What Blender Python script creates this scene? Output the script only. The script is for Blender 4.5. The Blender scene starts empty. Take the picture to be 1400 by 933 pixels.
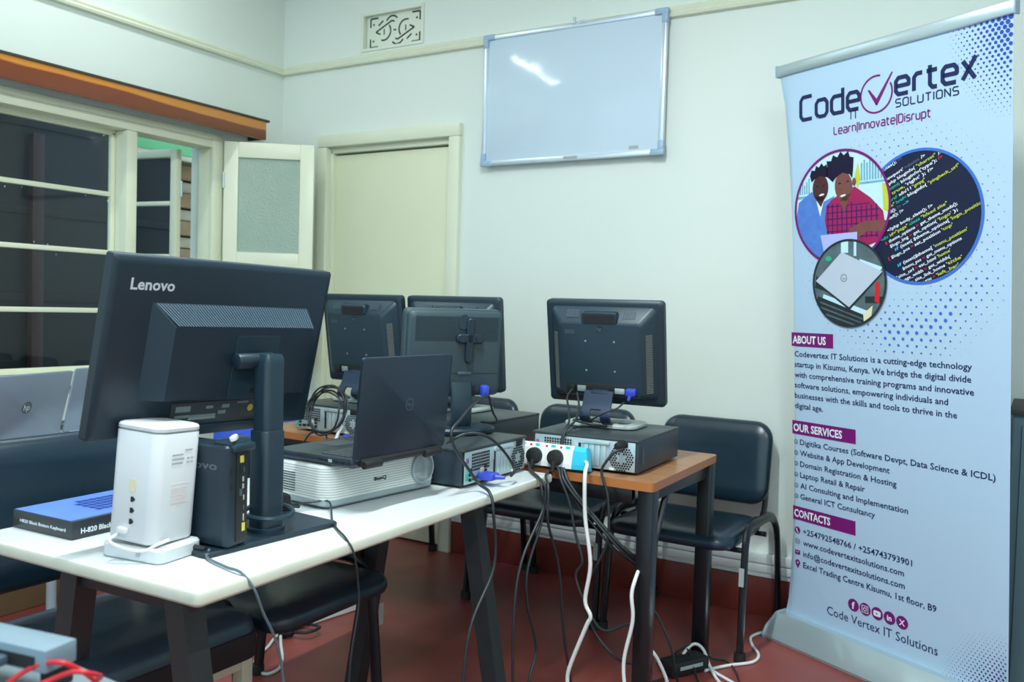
import bpy, bmesh, math, random
from mathutils import Matrix, Vector, Euler
random.seed(7)
R = math.radians
SC = bpy.context.scene
COL = SC.collection

# ------------------------------------------------------------------ camera
def setup_camera():
    yaw, pitch, roll = R(30.8), R(2.12), R(1.70)
    f = Vector((-math.sin(yaw)*math.cos(pitch), math.cos(yaw)*math.cos(pitch), -math.sin(pitch)))
    r = Vector((math.cos(yaw), math.sin(yaw), 0))
    u = r.cross(f)
    r2 = r*math.cos(roll) + u*math.sin(roll)
    u2 = u*math.cos(roll) - r*math.sin(roll)
    cd = bpy.data.cameras.new('camera')
    co = bpy.data.objects.new('camera', cd); COL.objects.link(co)
    m = Matrix.Identity(4)
    for i in range(3):
        m[i][0] = r2[i]; m[i][1] = u2[i]; m[i][2] = -f[i]
    m.translation = Vector((3.678, -3.602, 1.22))
    co.matrix_world = m
    cd.sensor_width = 36.0
    cd.lens = 1208.6/1400*36.0
    cd.clip_start = 0.05
    cd.dof.use_dof = True
    cd.dof.focus_distance = 2.35
    cd.dof.aperture_fstop = 5.0
    SC.camera = co
setup_camera()

# ------------------------------------------------------------------ world, light, exposure
def setup_world():
    w = bpy.data.worlds.new('world'); SC.world = w
    w.use_nodes = True
    nt = w.node_tree; nt.nodes.clear()
    out = nt.nodes.new('ShaderNodeOutputWorld')
    bg = nt.nodes.new('ShaderNodeBackground')
    bg.inputs[0].default_value = (0.60, 0.86, 1.0, 1)
    bg.inputs[1].default_value = 1.35
    nt.links.new(bg.outputs[0], out.inputs[0])
setup_world()
vs = SC.view_settings
vs.view_transform = 'Standard'; vs.look = 'None'; vs.gamma = 1.0
vs.use_curve_mapping = False
vs.exposure = 0.33
TUBES_AND_FILLS = [(0.54, -1.42, 3.02, R(90), 5.5), (2.55, -2.35, 3.02, R(90), 58.0), (4.3, -3.6, 3.02, R(90), 42.0)]  # first is the lamp by the window, the rest are added fill lights
LAMP_COLOR = (0.86, 0.98, 1.0)

# ------------------------------------------------------------------ materials
def mat(name, col, rough=0.5, metal=0.0, var=0.06, scale=6.0, bump=0.0, bscale=60.0, spec=0.5, coat=0.0, trans=0.0, emit=None):
    m = bpy.data.materials.new(name); m.use_nodes = True
    nt = m.node_tree
    b = nt.nodes['Principled BSDF']
    b.inputs['Roughness'].default_value = rough
    b.inputs['Metallic'].default_value = metal
    b.inputs['Specular IOR Level'].default_value = 0.2 if name.endswith('_print') else spec
    if coat: b.inputs['Coat Weight'].default_value = coat; b.inputs['Coat Roughness'].default_value = 0.15
    if trans: b.inputs['Transmission Weight'].default_value = trans
    c = (*col, 1)
    if var > 0:
        tc = nt.nodes.new('ShaderNodeTexCoord')
        n = nt.nodes.new('ShaderNodeTexNoise'); n.inputs['Scale'].default_value = scale; n.inputs['Detail'].default_value = 4
        nt.links.new(tc.outputs['Object'], n.inputs['Vector'])
        mx = nt.nodes.new('ShaderNodeMix'); mx.data_type = 'RGBA'
        mx.inputs[6].default_value = tuple(max(0, x*(1-var)) for x in col) + (1,)
        mx.inputs[7].default_value = tuple(min(1, x*(1+var)) for x in col) + (1,)
        nt.links.new(n.outputs['Fac'], mx.inputs[0])
        nt.links.new(mx.outputs[2], b.inputs['Base Color'])
    else:
        b.inputs['Base Color'].default_value = c
    if bump > 0:
        tc2 = nt.nodes.new('ShaderNodeTexCoord')
        n2 = nt.nodes.new('ShaderNodeTexNoise'); n2.inputs['Scale'].default_value = bscale; n2.inputs['Detail'].default_value = 5
        nt.links.new(tc2.outputs['Object'], n2.inputs['Vector'])
        bp = nt.nodes.new('ShaderNodeBump'); bp.inputs['Strength'].default_value = bump; bp.inputs['Distance'].default_value = 0.01
        nt.links.new(n2.outputs['Fac'], bp.inputs['Height'])
        nt.links.new(bp.outputs[0], b.inputs['Normal'])
    if emit:
        b.inputs['Emission Color'].default_value = (*emit[0], 1); b.inputs['Emission Strength'].default_value = emit[1]
    return m

def glass_mat(name, tint, gloss_rough=0.02, refl=1.0):
    m = bpy.data.materials.new(name); m.use_nodes = True
    nt = m.node_tree; nt.nodes.clear()
    o = nt.nodes.new('ShaderNodeOutputMaterial')
    t = nt.nodes.new('ShaderNodeBsdfTransparent'); t.inputs[0].default_value = (*tint, 1)
    g = nt.nodes.new('ShaderNodeBsdfGlossy'); g.inputs['Roughness'].default_value = gloss_rough
    fr = nt.nodes.new('ShaderNodeFresnel'); fr.inputs[0].default_value = 1.5
    mx = nt.nodes.new('ShaderNodeMixShader')
    gm = nt.nodes.new('ShaderNodeNewGeometry')
    iv = nt.nodes.new('ShaderNodeMath'); iv.operation = 'SUBTRACT'; iv.inputs[0].default_value = 1.0
    nt.links.new(gm.outputs['Backfacing'], iv.inputs[1])
    mu = nt.nodes.new('ShaderNodeMath'); mu.operation = 'MULTIPLY'
    nt.links.new(fr.outputs[0], mu.inputs[0]); nt.links.new(iv.outputs[0], mu.inputs[1])
    nt.links.new(mu.outputs[0], mx.inputs[0]); nt.links.new(t.outputs[0], mx.inputs[1]); nt.links.new(g.outputs[0], mx.inputs[2])
    nt.links.new(mx.outputs[0], o.inputs[0])
    return m

def floor_mat():
    m = mat('red_oxide_floor', (0.15, 0.034, 0.026), 0.32, var=0)
    nt = m.node_tree; b = nt.nodes['Principled BSDF']
    tc = nt.nodes.new('ShaderNodeTexCoord')
    n = nt.nodes.new('ShaderNodeTexNoise'); n.inputs['Scale'].default_value = 2.2; n.inputs['Detail'].default_value = 8
    cr = nt.nodes.new('ShaderNodeValToRGB')
    cr.color_ramp.elements[0].position = 0.3; cr.color_ramp.elements[0].color = (0.195, 0.038, 0.029, 1)
    cr.color_ramp.elements[1].position = 0.72; cr.color_ramp.elements[1].color = (0.34, 0.080, 0.066, 1)
    nt.links.new(tc.outputs['Object'], n.inputs['Vector']); nt.links.new(n.outputs['Fac'], cr.inputs[0])
    n3 = nt.nodes.new('ShaderNodeTexNoise'); n3.inputs['Scale'].default_value = 38; n3.inputs['Detail'].default_value = 2
    cr3 = nt.nodes.new('ShaderNodeValToRGB')
    cr3.color_ramp.elements[0].position = 0.72; cr3.color_ramp.elements[0].color = (0, 0, 0, 1)
    cr3.color_ramp.elements[1].position = 0.78; cr3.color_ramp.elements[1].color = (1, 1, 1, 1)
    nt.links.new(tc.outputs['Object'], n3.inputs['Vector']); nt.links.new(n3.outputs['Fac'], cr3.inputs[0])
    mx = nt.nodes.new('ShaderNodeMix'); mx.data_type = 'RGBA'; mx.inputs[7].default_value = (0.33, 0.16, 0.14, 1)
    nt.links.new(cr3.outputs[0], mx.inputs[0]); nt.links.new(cr.outputs[0], mx.inputs[6])
    nt.links.new(mx.outputs[2], b.inputs['Base Color'])
    mr = nt.nodes.new('ShaderNodeMapRange'); mr.inputs['To Min'].default_value = 0.22; mr.inputs['To Max'].default_value = 0.5
    nt.links.new(n.outputs['Fac'], mr.inputs[0]); nt.links.new(mr.outputs[0], b.inputs['Roughness'])
    return m

def wood_mat(name, c0, c1, axis_scale=(1, 14, 14), rough=0.35):
    m = mat(name, c0, rough, var=0)
    nt = m.node_tree; b = nt.nodes['Principled BSDF']
    tc = nt.nodes.new('ShaderNodeTexCoord'); mp = nt.nodes.new('ShaderNodeMapping')
    mp.inputs['Scale'].default_value = axis_scale
    n = nt.nodes.new('ShaderNodeTexNoise'); n.inputs['Scale'].default_value = 3.0; n.inputs['Detail'].default_value = 6; n.inputs['Distortion'].default_value = 0.6
    cr = nt.nodes.new('ShaderNodeValToRGB')
    cr.color_ramp.elements[0].position = 0.3; cr.color_ramp.elements[0].color = (*c0, 1)
    cr.color_ramp.elements[1].position = 0.7; cr.color_ramp.elements[1].color = (*c1, 1)
    nt.links.new(tc.outputs['Object'], mp.inputs[0]); nt.links.new(mp.outputs[0], n.inputs['Vector'])
    nt.links.new(n.outputs['Fac'], cr.inputs[0]); nt.links.new(cr.outputs[0], b.inputs['Base Color'])
    return m

def pelmet_mat():
    # varnished board: reddish heartwood below, a pale orange sapwood band above it
    m = mat('varnished_board', (0.3, 0.08, 0.02), 0.28, var=0, coat=0.3)
    nt = m.node_tree; b = nt.nodes['Principled BSDF']
    tc = nt.nodes.new('ShaderNodeTexCoord'); sp = nt.nodes.new('ShaderNodeSeparateXYZ')
    nt.links.new(tc.outputs['Object'], sp.inputs[0])
    mp = nt.nodes.new('ShaderNodeMapping'); mp.inputs['Scale'].default_value = (2, 1.3, 6)
    n = nt.nodes.new('ShaderNodeTexNoise'); n.inputs['Scale'].default_value = 1.2; n.inputs['Detail'].default_value = 5
    nt.links.new(tc.outputs['Object'], mp.inputs[0]); nt.links.new(mp.outputs[0], n.inputs['Vector'])
    ma = nt.nodes.new('ShaderNodeMath'); ma.operation = 'MULTIPLY_ADD'; ma.inputs[1].default_value = 0.045
    nt.links.new(n.outputs['Fac'], ma.inputs[0]); nt.links.new(sp.outputs['Z'], ma.inputs[2])
    my = nt.nodes.new('ShaderNodeMath'); my.operation = 'MULTIPLY_ADD'; my.inputs[1].default_value = 0.016
    nt.links.new(sp.outputs['Y'], my.inputs[0]); nt.links.new(ma.outputs[0], my.inputs[2])
    cr = nt.nodes.new('ShaderNodeValToRGB')
    cr.color_ramp.elements[0].position = 2.112; cr.color_ramp.elements[0].color = (0.27, 0.075, 0.022, 1)
    mr = nt.nodes.new('ShaderNodeMapRange'); mr.inputs['From Min'].default_value = 2.121; mr.inputs['From Max'].default_value = 2.166
    nt.links.new(my.outputs[0], mr.inputs[0]); nt.links.new(mr.outputs[0], cr.inputs[0])
    cr.color_ramp.elements[0].position = 0.36; cr.color_ramp.elements[0].color = (0.21, 0.048, 0.014, 1)
    cr.color_ramp.elements[1].position = 0.5; cr.color_ramp.elements[1].color = (0.62, 0.24, 0.035, 1)
    n2 = nt.nodes.new('ShaderNodeTexNoise'); n2.inputs['Scale'].default_value = 26; n2.inputs['Detail'].default_value = 2
    nt.links.new(tc.outputs['Object'], n2.inputs['Vector'])
    cr2 = nt.nodes.new('ShaderNodeValToRGB')
    cr2.color_ramp.elements[0].position = 0.735; cr2.color_ramp.elements[0].color = (0, 0, 0, 1)
    cr2.color_ramp.elements[1].position = 0.76; cr2.color_ramp.elements[1].color = (1, 1, 1, 1)
    nt.links.new(n2.outputs['Fac'], cr2.inputs[0])
    mx = nt.nodes.new('ShaderNodeMix'); mx.data_type = 'RGBA'; mx.inputs[7].default_value = (0.75, 0.72, 0.68, 1)
    nt.links.new(cr2.outputs[0], mx.inputs[0]); nt.links.new(cr.outputs[0], mx.inputs[6])
    nt.links.new(mx.outputs[2], b.inputs['Base Color'])
    return m

def whiteboard_mat():
    m = mat('whiteboard_enamel', (0.58, 0.70, 0.80), 0.12, var=0)
    nt = m.node_tree; b = nt.nodes['Principled BSDF']
    tc = nt.nodes.new('ShaderNodeTexCoord')
    n = nt.nodes.new('ShaderNodeTexNoise'); n.inputs['Scale'].default_value = 3.2; n.inputs['Detail'].default_value = 2.5
    nt.links.new(tc.outputs['Object'], n.inputs['Vector'])
    bp = nt.nodes.new('ShaderNodeBump'); bp.inputs['Strength'].default_value = 0.35; bp.inputs['Distance'].default_value = 0.03
    nt.links.new(n.outputs['Fac'], bp.inputs['Height']); nt.links.new(bp.outputs[0], b.inputs['Normal'])
    return m

M = {}
M['wall'] = mat('cream_wall_paint', (0.74, 0.80, 0.74), 0.55, var=0.03, scale=1.4, bump=0.06, bscale=30)
M['trimpaint'] = mat('cream_gloss_paint', (0.74, 0.77, 0.60), 0.4, var=0.04, bump=0.05, bscale=25)
M['doorpaint'] = mat('yellow_cream_door_paint', (0.73, 0.75, 0.54), 0.4, var=0.05, scale=2.0)
M['framepaint'] = mat('window_frame_paint', (0.80, 0.81, 0.62), 0.38, var=0.05, bump=0.08, bscale=40)
M['ceiling'] = mat('ceiling_paint', (0.80, 0.83, 0.78), 0.7)
M['floor'] = floor_mat()
M['redpaint'] = mat('red_oxide_skirting', (0.19, 0.034, 0.024), 0.3, var=0.15, scale=5)
M['trunking'] = mat('white_trunking', (0.78, 0.83, 0.82), 0.4, var=0.03)
M['pelmet'] = pelmet_mat()
M['darkedge'] = mat('dark_board_edge', (0.05, 0.04, 0.035), 0.6)
M['glass'] = glass_mat('window_glass', (0.85, 0.9, 0.92))
M['frosted'] = mat('frosted_reeded_glass', (0.36, 0.46, 0.38), 0.28, var=0.1, scale=5, bump=0.5, bscale=120)
M['whiteboard'] = whiteboard_mat()
M['alu'] = mat('satin_aluminium', (0.70, 0.78, 0.84), 0.32, metal=0.6, var=0.03)
M['aluplast'] = mat('grey_blue_plastic', (0.33, 0.47, 0.60), 0.4, var=0.04)
M['vent'] = mat('vent_plaster', (0.76, 0.80, 0.68), 0.6, var=0.05)
M['hole'] = mat('dark_opening', (0.03, 0.045, 0.04), 0.8, var=0.05)
M['whitetop'] = mat('white_laminate', (0.69, 0.73, 0.74), 0.3, var=0.03, scale=4)
M['plugslate'] = mat('slate_plug_plastic', (0.07, 0.11, 0.15), 0.4)
M['greytop'] = mat('grey_laminate', (0.20, 0.25, 0.28), 0.4, var=0.05)
M['whiteedge'] = mat('worn_cream_edge', (0.62, 0.63, 0.53), 0.45, var=0.14, scale=14)
M['legwood'] = mat('black_painted_wood', (0.026, 0.033, 0.036), 0.42, var=0.35, scale=9, bump=0.15, bscale=22)
M['blackmetal'] = mat('black_powder_coat', (0.007, 0.009, 0.012), 0.3, var=0.2)
M['woodtop'] = wood_mat('brown_wood_laminate', (0.30, 0.135, 0.060), (0.44, 0.215, 0.10), (1.2, 16, 10), 0.33)
M['woodedge'] = mat('orange_edge_banding', (0.43, 0.155, 0.045), 0.35, var=0.08)
M['vinyl'] = mat('black_vinyl', (0.008, 0.026, 0.043), 0.30, var=0.15, scale=8, bump=0.10, bscale=18, spec=0.6)
M['vinylsheen'] = mat('sky_sheen_vinyl', (0.020, 0.050, 0.082), 0.34, var=0.2, scale=5, bump=0.12, bscale=16, spec=0.6)  # seat vinyl, sky sheen put into its lighter blue colour
M['blackcloth'] = mat('black_cloth', (0.014, 0.013, 0.017), 0.8, var=0.3, scale=20)
M['sticker'] = mat('pale_sticker', (0.38, 0.42, 0.43), 0.5, var=0.08, scale=120)
M['creamwood'] = mat('cream_painted_wood', (0.56, 0.55, 0.42), 0.5, var=0.1)
M['footcap'] = mat('dark_rubber', (0.012, 0.012, 0.013), 0.7)
M['mon'] = mat('black_monitor_plastic', (0.009, 0.024, 0.038), 0.42, var=0.1, bump=0.05, bscale=300)
M['mon2'] = mat('slate_monitor_plastic', (0.013, 0.034, 0.050), 0.40, var=0.12, scale=7)
M['mon3'] = mat('worn_grey_monitor_plastic', (0.032, 0.058, 0.070), 0.42, var=0.2, scale=5)
M['monblue'] = mat('blue_black_stand_plastic', (0.022, 0.040, 0.075), 0.30, var=0.1)
M['rib'] = mat('vent_rib_plastic', (0.055, 0.092, 0.125), 0.45)
M['monbase'] = mat('pale_grey_base_plastic', (0.42, 0.48, 0.46), 0.4, var=0.06)
M['screen'] = mat('dark_screen', (0.008, 0.009, 0.011), 0.12)
M['greylet'] = mat('pale_grey_lettering', (0.62, 0.68, 0.72), 0.4, var=0)
M['dimlet'] = mat('dim_grey_lettering', (0.10, 0.13, 0.16), 0.4, var=0)
M['label'] = mat('dark_spec_label', (0.045, 0.06, 0.065), 0.5, var=0.1)
M['labelpale'] = mat('pale_spec_label', (0.25, 0.32, 0.32), 0.5, var=0.1)
M['yellow'] = mat('yellow_sticker', (0.72, 0.58, 0.08), 0.5)
M['paleyellow'] = mat('faded_yellow_sticker', (0.80, 0.74, 0.48), 0.5)
M['vga'] = mat('blue_vga_plastic', (0.045, 0.075, 0.55), 0.4)
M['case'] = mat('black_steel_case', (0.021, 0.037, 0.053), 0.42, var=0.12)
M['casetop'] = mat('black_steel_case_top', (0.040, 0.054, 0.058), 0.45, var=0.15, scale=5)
M['panel'] = mat('galvanised_panel', (0.46, 0.57, 0.60), 0.38, metal=0.45, var=0.08, scale=20)
M['slot'] = mat('bright_slot_cover', (0.55, 0.66, 0.68), 0.34, metal=0.45, var=0.05)
M['black'] = mat('matt_black', (0.010, 0.011, 0.012), 0.6)
M['green'] = mat('green_port', (0.02, 0.42, 0.28), 0.5)
M['purple'] = mat('purple_port', (0.22, 0.10, 0.30), 0.5)
M['beige'] = mat('beige_port', (0.55, 0.50, 0.38), 0.5)
M['cable'] = mat('dark_cable_rubber', (0.018, 0.025, 0.030), 0.42, var=0.1)
M['cablegrey'] = mat('grey_cable_rubber', (0.10, 0.14, 0.17), 0.4, var=0.05)
M['cablewhite'] = mat('white_cable', (0.78, 0.80, 0.80), 0.4, var=0.03)
M['cablered'] = mat('red_cable', (0.62, 0.02, 0.03), 0.4)
M['router'] = mat('white_router_plastic', (0.66, 0.68, 0.70), 0.32, var=0.015)
M['routergap'] = mat('grey_seam', (0.35, 0.36, 0.37), 0.5)
M['print'] = mat('grey_print', (0.40, 0.43, 0.46), 0.6, var=0)
M['printred'] = mat('pink_print', (0.78, 0.62, 0.62), 0.6, var=0)
M['boxblue'] = mat('blue_box_print', (0.14, 0.27, 0.80), 0.3, var=0.25, scale=12)
M['boxblack'] = mat('black_box_card', (0.030, 0.036, 0.042), 0.35, var=0.1)
M['boxkeys'] = mat('dark_blue_box_print', (0.02, 0.06, 0.28), 0.35)
M['white'] = mat('white_plastic', (0.80, 0.82, 0.82), 0.35, var=0.02)
M['cyan'] = mat('cyan_plastic', (0.03, 0.52, 0.78), 0.35)
M['red'] = mat('red_plastic', (0.65, 0.02, 0.03), 0.35)
M['projector'] = mat('white_projector_plastic', (0.74, 0.77, 0.74), 0.38, var=0.03)
M['projgrey'] = mat('grey_projector_plastic', (0.34, 0.41, 0.43), 0.4, var=0.06)
M['groove'] = mat('grey_groove', (0.30, 0.33, 0.33), 0.6)
M['lens'] = mat('lens_glass', (0.22, 0.27, 0.28), 0.08, var=0.3, scale=30, coat=0.8)
M['lapdark'] = mat('dark_laptop_shell', (0.013, 0.026, 0.042), 0.36, var=0.1)
M['key'] = mat('laptop_key', (0.05, 0.06, 0.065), 0.4)
M['silver'] = mat('silver_laptop_shell', (0.30, 0.37, 0.47), 0.34, metal=0.35, var=0.03)
M['card'] = mat('brown_cardboard', (0.15, 0.095, 0.045), 0.8, var=0.12)
M['tape'] = mat('clear_parcel_tape', (0.22, 0.19, 0.16), 0.25, var=0.3, scale=9)
M['tubegrey'] = mat('grey_steel_tube', (0.35, 0.43, 0.48), 0.4)
M['blueplastic'] = mat('blue_moulded_plastic', (0.035, 0.10, 0.62), 0.35, var=0.05)
M['banner'] = mat('banner_print', (0.46, 0.63, 0.80), 0.5, var=0.015)
M['navy'] = mat('navy_print', (0.016, 0.026, 0.10), 0.5, var=0)
M['plum'] = mat('plum_print', (0.20, 0.012, 0.17), 0.5, var=0)
M['dotblue'] = mat('blue_dot_print', (0.03, 0.08, 0.45), 0.5, var=0)
M['dotplum'] = mat('dark_plum_dot_print', (0.05, 0.03, 0.20), 0.5, var=0)
M['whiteprint'] = mat('white_print', (0.80, 0.86, 0.92), 0.5, var=0)
M['ringblue'] = mat('royal_blue_print', (0.05, 0.17, 0.62), 0.5, var=0)
M['codebg'] = mat('dark_code_print', (0.012, 0.018, 0.050), 0.5, var=0)
M['codegreen'] = mat('green_code_print', (0.03, 0.45, 0.25), 0.5, var=0)
M['codeyellow'] = mat('lime_code_print', (0.55, 0.62, 0.06), 0.5, var=0)
M['codegrey'] = mat('grey_code_print', (0.10, 0.13, 0.19), 0.5, var=0)
M['codeblue'] = mat('light_blue_code_print', (0.08, 0.45, 0.80), 0.5, var=0)
M['skin1'] = mat('dark_brown_print', (0.075, 0.030, 0.035), 0.5, var=0.2, scale=60)
M['skin2'] = mat('brown_print', (0.20, 0.075, 0.065), 0.5, var=0.2, scale=60)
M['hair'] = mat('black_hair_print', (0.012, 0.010, 0.035), 0.5, var=0.3, scale=120)
M['denim'] = mat('denim_print', (0.09, 0.22, 0.62), 0.5, var=0.25, scale=40)
M['plaid'] = mat('red_plaid_print', (0.36, 0.02, 0.10), 0.5, var=0.1, scale=40)
M['plaid2'] = mat('dark_plaid_print', (0.09, 0.015, 0.14), 0.5, var=0)
M['skyprint'] = mat('pale_cyan_print', (0.55, 0.80, 0.92), 0.5, var=0.1, scale=30)
M['shelfprint'] = mat('teal_shelf_print', (0.18, 0.42, 0.55), 0.5, var=0.3, scale=60)
M['lilac'] = mat('lilac_laptop_print', (0.45, 0.50, 0.88), 0.5, var=0.05)
M['silverprint'] = mat('silver_lid_print', (0.52, 0.60, 0.70), 0.5, var=0.05)
M['slateprint'] = mat('slate_print', (0.10, 0.15, 0.17), 0.5, var=0.4, scale=25)
M['darkprint'] = mat('charcoal_print', (0.025, 0.035, 0.04), 0.5, var=0.3, scale=25)
M['steel'] = mat('brushed_steel', (0.52, 0.63, 0.66), 0.32, metal=0.55, var=0.05)
M['switchgrey'] = mat('pale_blue_grey_steel', (0.19, 0.27, 0.33), 0.45, var=0.05)
M['cabinet'] = mat('teal_grey_cabinet', (0.10, 0.17, 0.19), 0.45)
M['siderib'] = mat('tan_vent_rib', (0.16, 0.17, 0.16), 0.5)
M['slat'] = mat('weathered_timber', (0.34, 0.20, 0.10), 0.7, var=0.35, scale=9)
M['slatpale'] = mat('pale_timber', (0.56, 0.48, 0.34), 0.7, var=0.25, scale=12)
M['backdrop'] = mat('dark_backdrop_board', (0.006, 0.006, 0.007), 0.7, var=0.2)  # near-black, for the added boards that darken the view outside
M['greenband'] = mat('green_roof_sheet', (0.16, 0.48, 0.20), 0.5)
M['rust'] = mat('reddish_post', (0.045, 0.012, 0.012), 0.6, var=0.2)
M['ground'] = mat('outdoor_ground', (0.16, 0.14, 0.11), 0.9)
M['lampwhite'] = mat('lamp_diffuser', (0.9, 0.9, 0.9), 0.5, var=0, emit=((0.9, 1.0, 0.98), 9.0))

# ------------------------------------------------------------------ mesh helpers
def T(x=0, y=0, z=0): return Matrix.Translation((x, y, z))
def RZ(a): return Matrix.Rotation(a, 4, 'Z')
def RX(a): return Matrix.Rotation(a, 4, 'X')
def RY(a): return Matrix.Rotation(a, 4, 'Y')
I4 = Matrix.Identity(4)

def catmull(pts, n=6, closed=False):
    P = [Vector(p) for p in pts]
    if len(P) < 3: return P
    out = []
    L = len(P)
    rng = range(L) if closed else range(L-1)
    for i in rng:
        if closed:
            p0, p1, p2, p3 = P[(i-1) % L], P[i], P[(i+1) % L], P[(i+2) % L]
        else:
            p0 = P[i-1] if i > 0 else P[0]*2-P[1]
            p1, p2 = P[i], P[i+1]
            p3 = P[i+2] if i+2 < L else P[-1]*2-P[-2]
        for k in range(n):
            t = k/n
            out.append(0.5*((2*p1)+(p2-p0)*t+(2*p0-5*p1+4*p2-p3)*t*t+(3*p1-p0-3*p2+p3)*t**3))
    if not closed: out.append(P[-1])
    return out

def rrect(w, d, r, n=5):
    """rounded rectangle outline, counter-clockwise"""
    o = []
    r = min(r, w/2-1e-5, d/2-1e-5)
    for cx, cy, a0 in ((w/2-r, d/2-r, 0), (-w/2+r, d/2-r, 90), (-w/2+r, -d/2+r, 180), (w/2-r, -d/2+r, 270)):
        for k in range(n+1):
            a = R(a0+90*k/n)
            o.append((cx+r*math.cos(a), cy+r*math.sin(a)))
    return o

def circ(cx, cz, r, n=24, a0=0):
    return [(cx+r*math.cos(a0+2*math.pi*k/n), cz+r*math.sin(a0+2*math.pi*k/n)) for k in range(n)]

class MB:
    def __init__(s): s.bm = bmesh.new()
    def _join(s, tmp, Mx=None, mi=0):
        if Mx is not None: bmesh.ops.transform(tmp, matrix=Mx, verts=tmp.verts)
        for f in tmp.faces: f.material_index = mi
        me = bpy.data.meshes.new('tmp'); tmp.to_mesh(me); tmp.free()
        s.bm.from_mesh(me); bpy.data.meshes.remove(me)
        return s
    def box(s, cx, cy, cz, sx, sy, sz, bev=0.0, seg=2, Mx=None, mi=0):
        b = bmesh.new()
        bmesh.ops.create_cube(b, size=1.0, matrix=T(cx, cy, cz) @ Matrix.Diagonal((sx, sy, sz, 1)))
        if bev > 0:
            bmesh.ops.bevel(b, geom=b.edges[:], offset=min(bev, min(sx, sy, sz)*0.45), segments=seg, affect='EDGES', profile=0.5, clamp_overlap=True)
        return s._join(b, Mx, mi)
    def cyl(s, p0, p1, r0, r1=None, n=16, Mx=None, mi=0, bev=0.0):
        r1 = r0 if r1 is None else r1
        p0, p1 = Vector(p0), Vector(p1); d = p1-p0
        b = bmesh.new()
        bmesh.ops.create_cone(b, cap_ends=True, segments=n, radius1=r0, radius2=r1, depth=d.length)
        if bev > 0:
            es = [e for e in b.edges if abs(e.verts[0].co.z-e.verts[1].co.z) < 1e-6]
            bmesh.ops.bevel(b, geom=es, offset=bev, segments=2, affect='EDGES', profile=0.5)
        q = d.to_track_quat('Z', 'Y').to_matrix().to_4x4()
        bmesh.ops.transform(b, matrix=T(*((p0+p1)/2)) @ q, verts=b.verts)
        return s._join(b, Mx, mi)
    def sphere(s, c, r, sc=(1, 1, 1), n=14, Mx=None, mi=0):
        b = bmesh.new()
        bmesh.ops.create_uvsphere(b, u_segments=n, v_segments=max(6, n//2+1), radius=r, matrix=T(*c) @ Matrix.Diagonal((*sc, 1)))
        return s._join(b, Mx, mi)
    def tube(s, pts, r, n=8, sub=6, closed=False, ry=None, Mx=None, mi=0):
        P = catmull(pts, sub, closed) if sub > 1 else [Vector(p) for p in pts]
        b = bmesh.new(); rings = []
        L = len(P); up = None
        for i in range(L):
            if closed: t = (P[(i+1) % L]-P[(i-1) % L])
            else: t = P[min(i+1, L-1)]-P[max(i-1, 0)]
            if t.length < 1e-9: t = Vector((0, 0, 1))
            t.normalize()
            if up is None:
                up = Vector((0, 0, 1)) if abs(t.z) < 0.9 else Vector((0, 1, 0))
            sd = t.cross(up)
            if sd.length < 1e-6: sd = t.orthogonal()
            sd.normalize(); up = sd.cross(t).normalized()
            rr = r(i/(L-1)) if callable(r) else r
            ring = [b.verts.new(P[i]+sd*(rr*math.cos(2*math.pi*k/n))+up*((ry or rr)*math.sin(2*math.pi*k/n))) for k in range(n)]
            rings.append(ring)
        m = L if closed else L-1
        for i in range(m):
            a, c = rings[i], rings[(i+1) % L]
            for k in range(n):
                b.faces.new((a[k], a[(k+1) % n], c[(k+1) % n], c[k]))
        if not closed:
            b.faces.new(rings[0][::-1]); b.faces.new(rings[-1])
        return s._join(b, Mx, mi)
    def prism(s, out, y0, y1, Mx=None, mi=0):
        """polygon in the xz plane, extruded from y0 (front) to y1"""
        b = bmesh.new()
        f = [b.verts.new((x, y0, z)) for x, z in out]; k = [b.verts.new((x, y1, z)) for x, z in out]
        n = len(out)
        b.faces.new(f); b.faces.new(k[::-1])
        for i in range(n): b.faces.new((f[i], k[i], k[(i+1) % n], f[(i+1) % n]))
        bmesh.ops.recalc_face_normals(b, faces=b.faces)
        return s._join(b, Mx, mi)
    def flat(s, out, y, Mx=None, mi=0):
        """thin printed shape in the xz plane facing -y"""
        b = bmesh.new()
        vs_ = [b.verts.new((x, y, z)) for x, z in out]
        f = b.faces.new(vs_); f.normal_update()
        if f.normal.y > 0: f.normal_flip()
        return s._join(b, Mx, mi)
    def ring(s, cx, cz, r0, r1, y, n=48, a0=0.0, a1=2*math.pi, Mx=None, mi=0):
        b = bmesh.new(); v = []
        full = abs(a1-a0-2*math.pi) < 1e-6
        m = n if full else n+1
        for k in range(m):
            a = a0+(a1-a0)*k/n
            v.append((b.verts.new((cx+r0*math.cos(a), y, cz+r0*math.sin(a))), b.verts.new((cx+r1*math.cos(a), y, cz+r1*math.sin(a)))))
        for k in range(n):
            p, q = v[k], v[(k+1) % m]
            b.faces.new((p[0], p[1], q[1], q[0]))
        return s._join(b, Mx, mi)
    def stack(s, loops, Mx=None, mi=0, cap=True):
        """loops: list of lists of 3D points with equal counts, bottom to top"""
        b = bmesh.new()
        V = [[b.verts.new(p) for p in l] for l in loops]
        n = len(loops[0])
        for i in range(len(V)-1):
            for k in range(n):
                b.faces.new((V[i][k], V[i][(k+1) % n], V[i+1][(k+1) % n], V[i+1][k]))
        if cap:
            b.faces.new(V[0][::-1]); b.faces.new(V[-1])
        bmesh.ops.recalc_face_normals(b, faces=b.faces)
        return s._join(b, Mx, mi)
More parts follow.
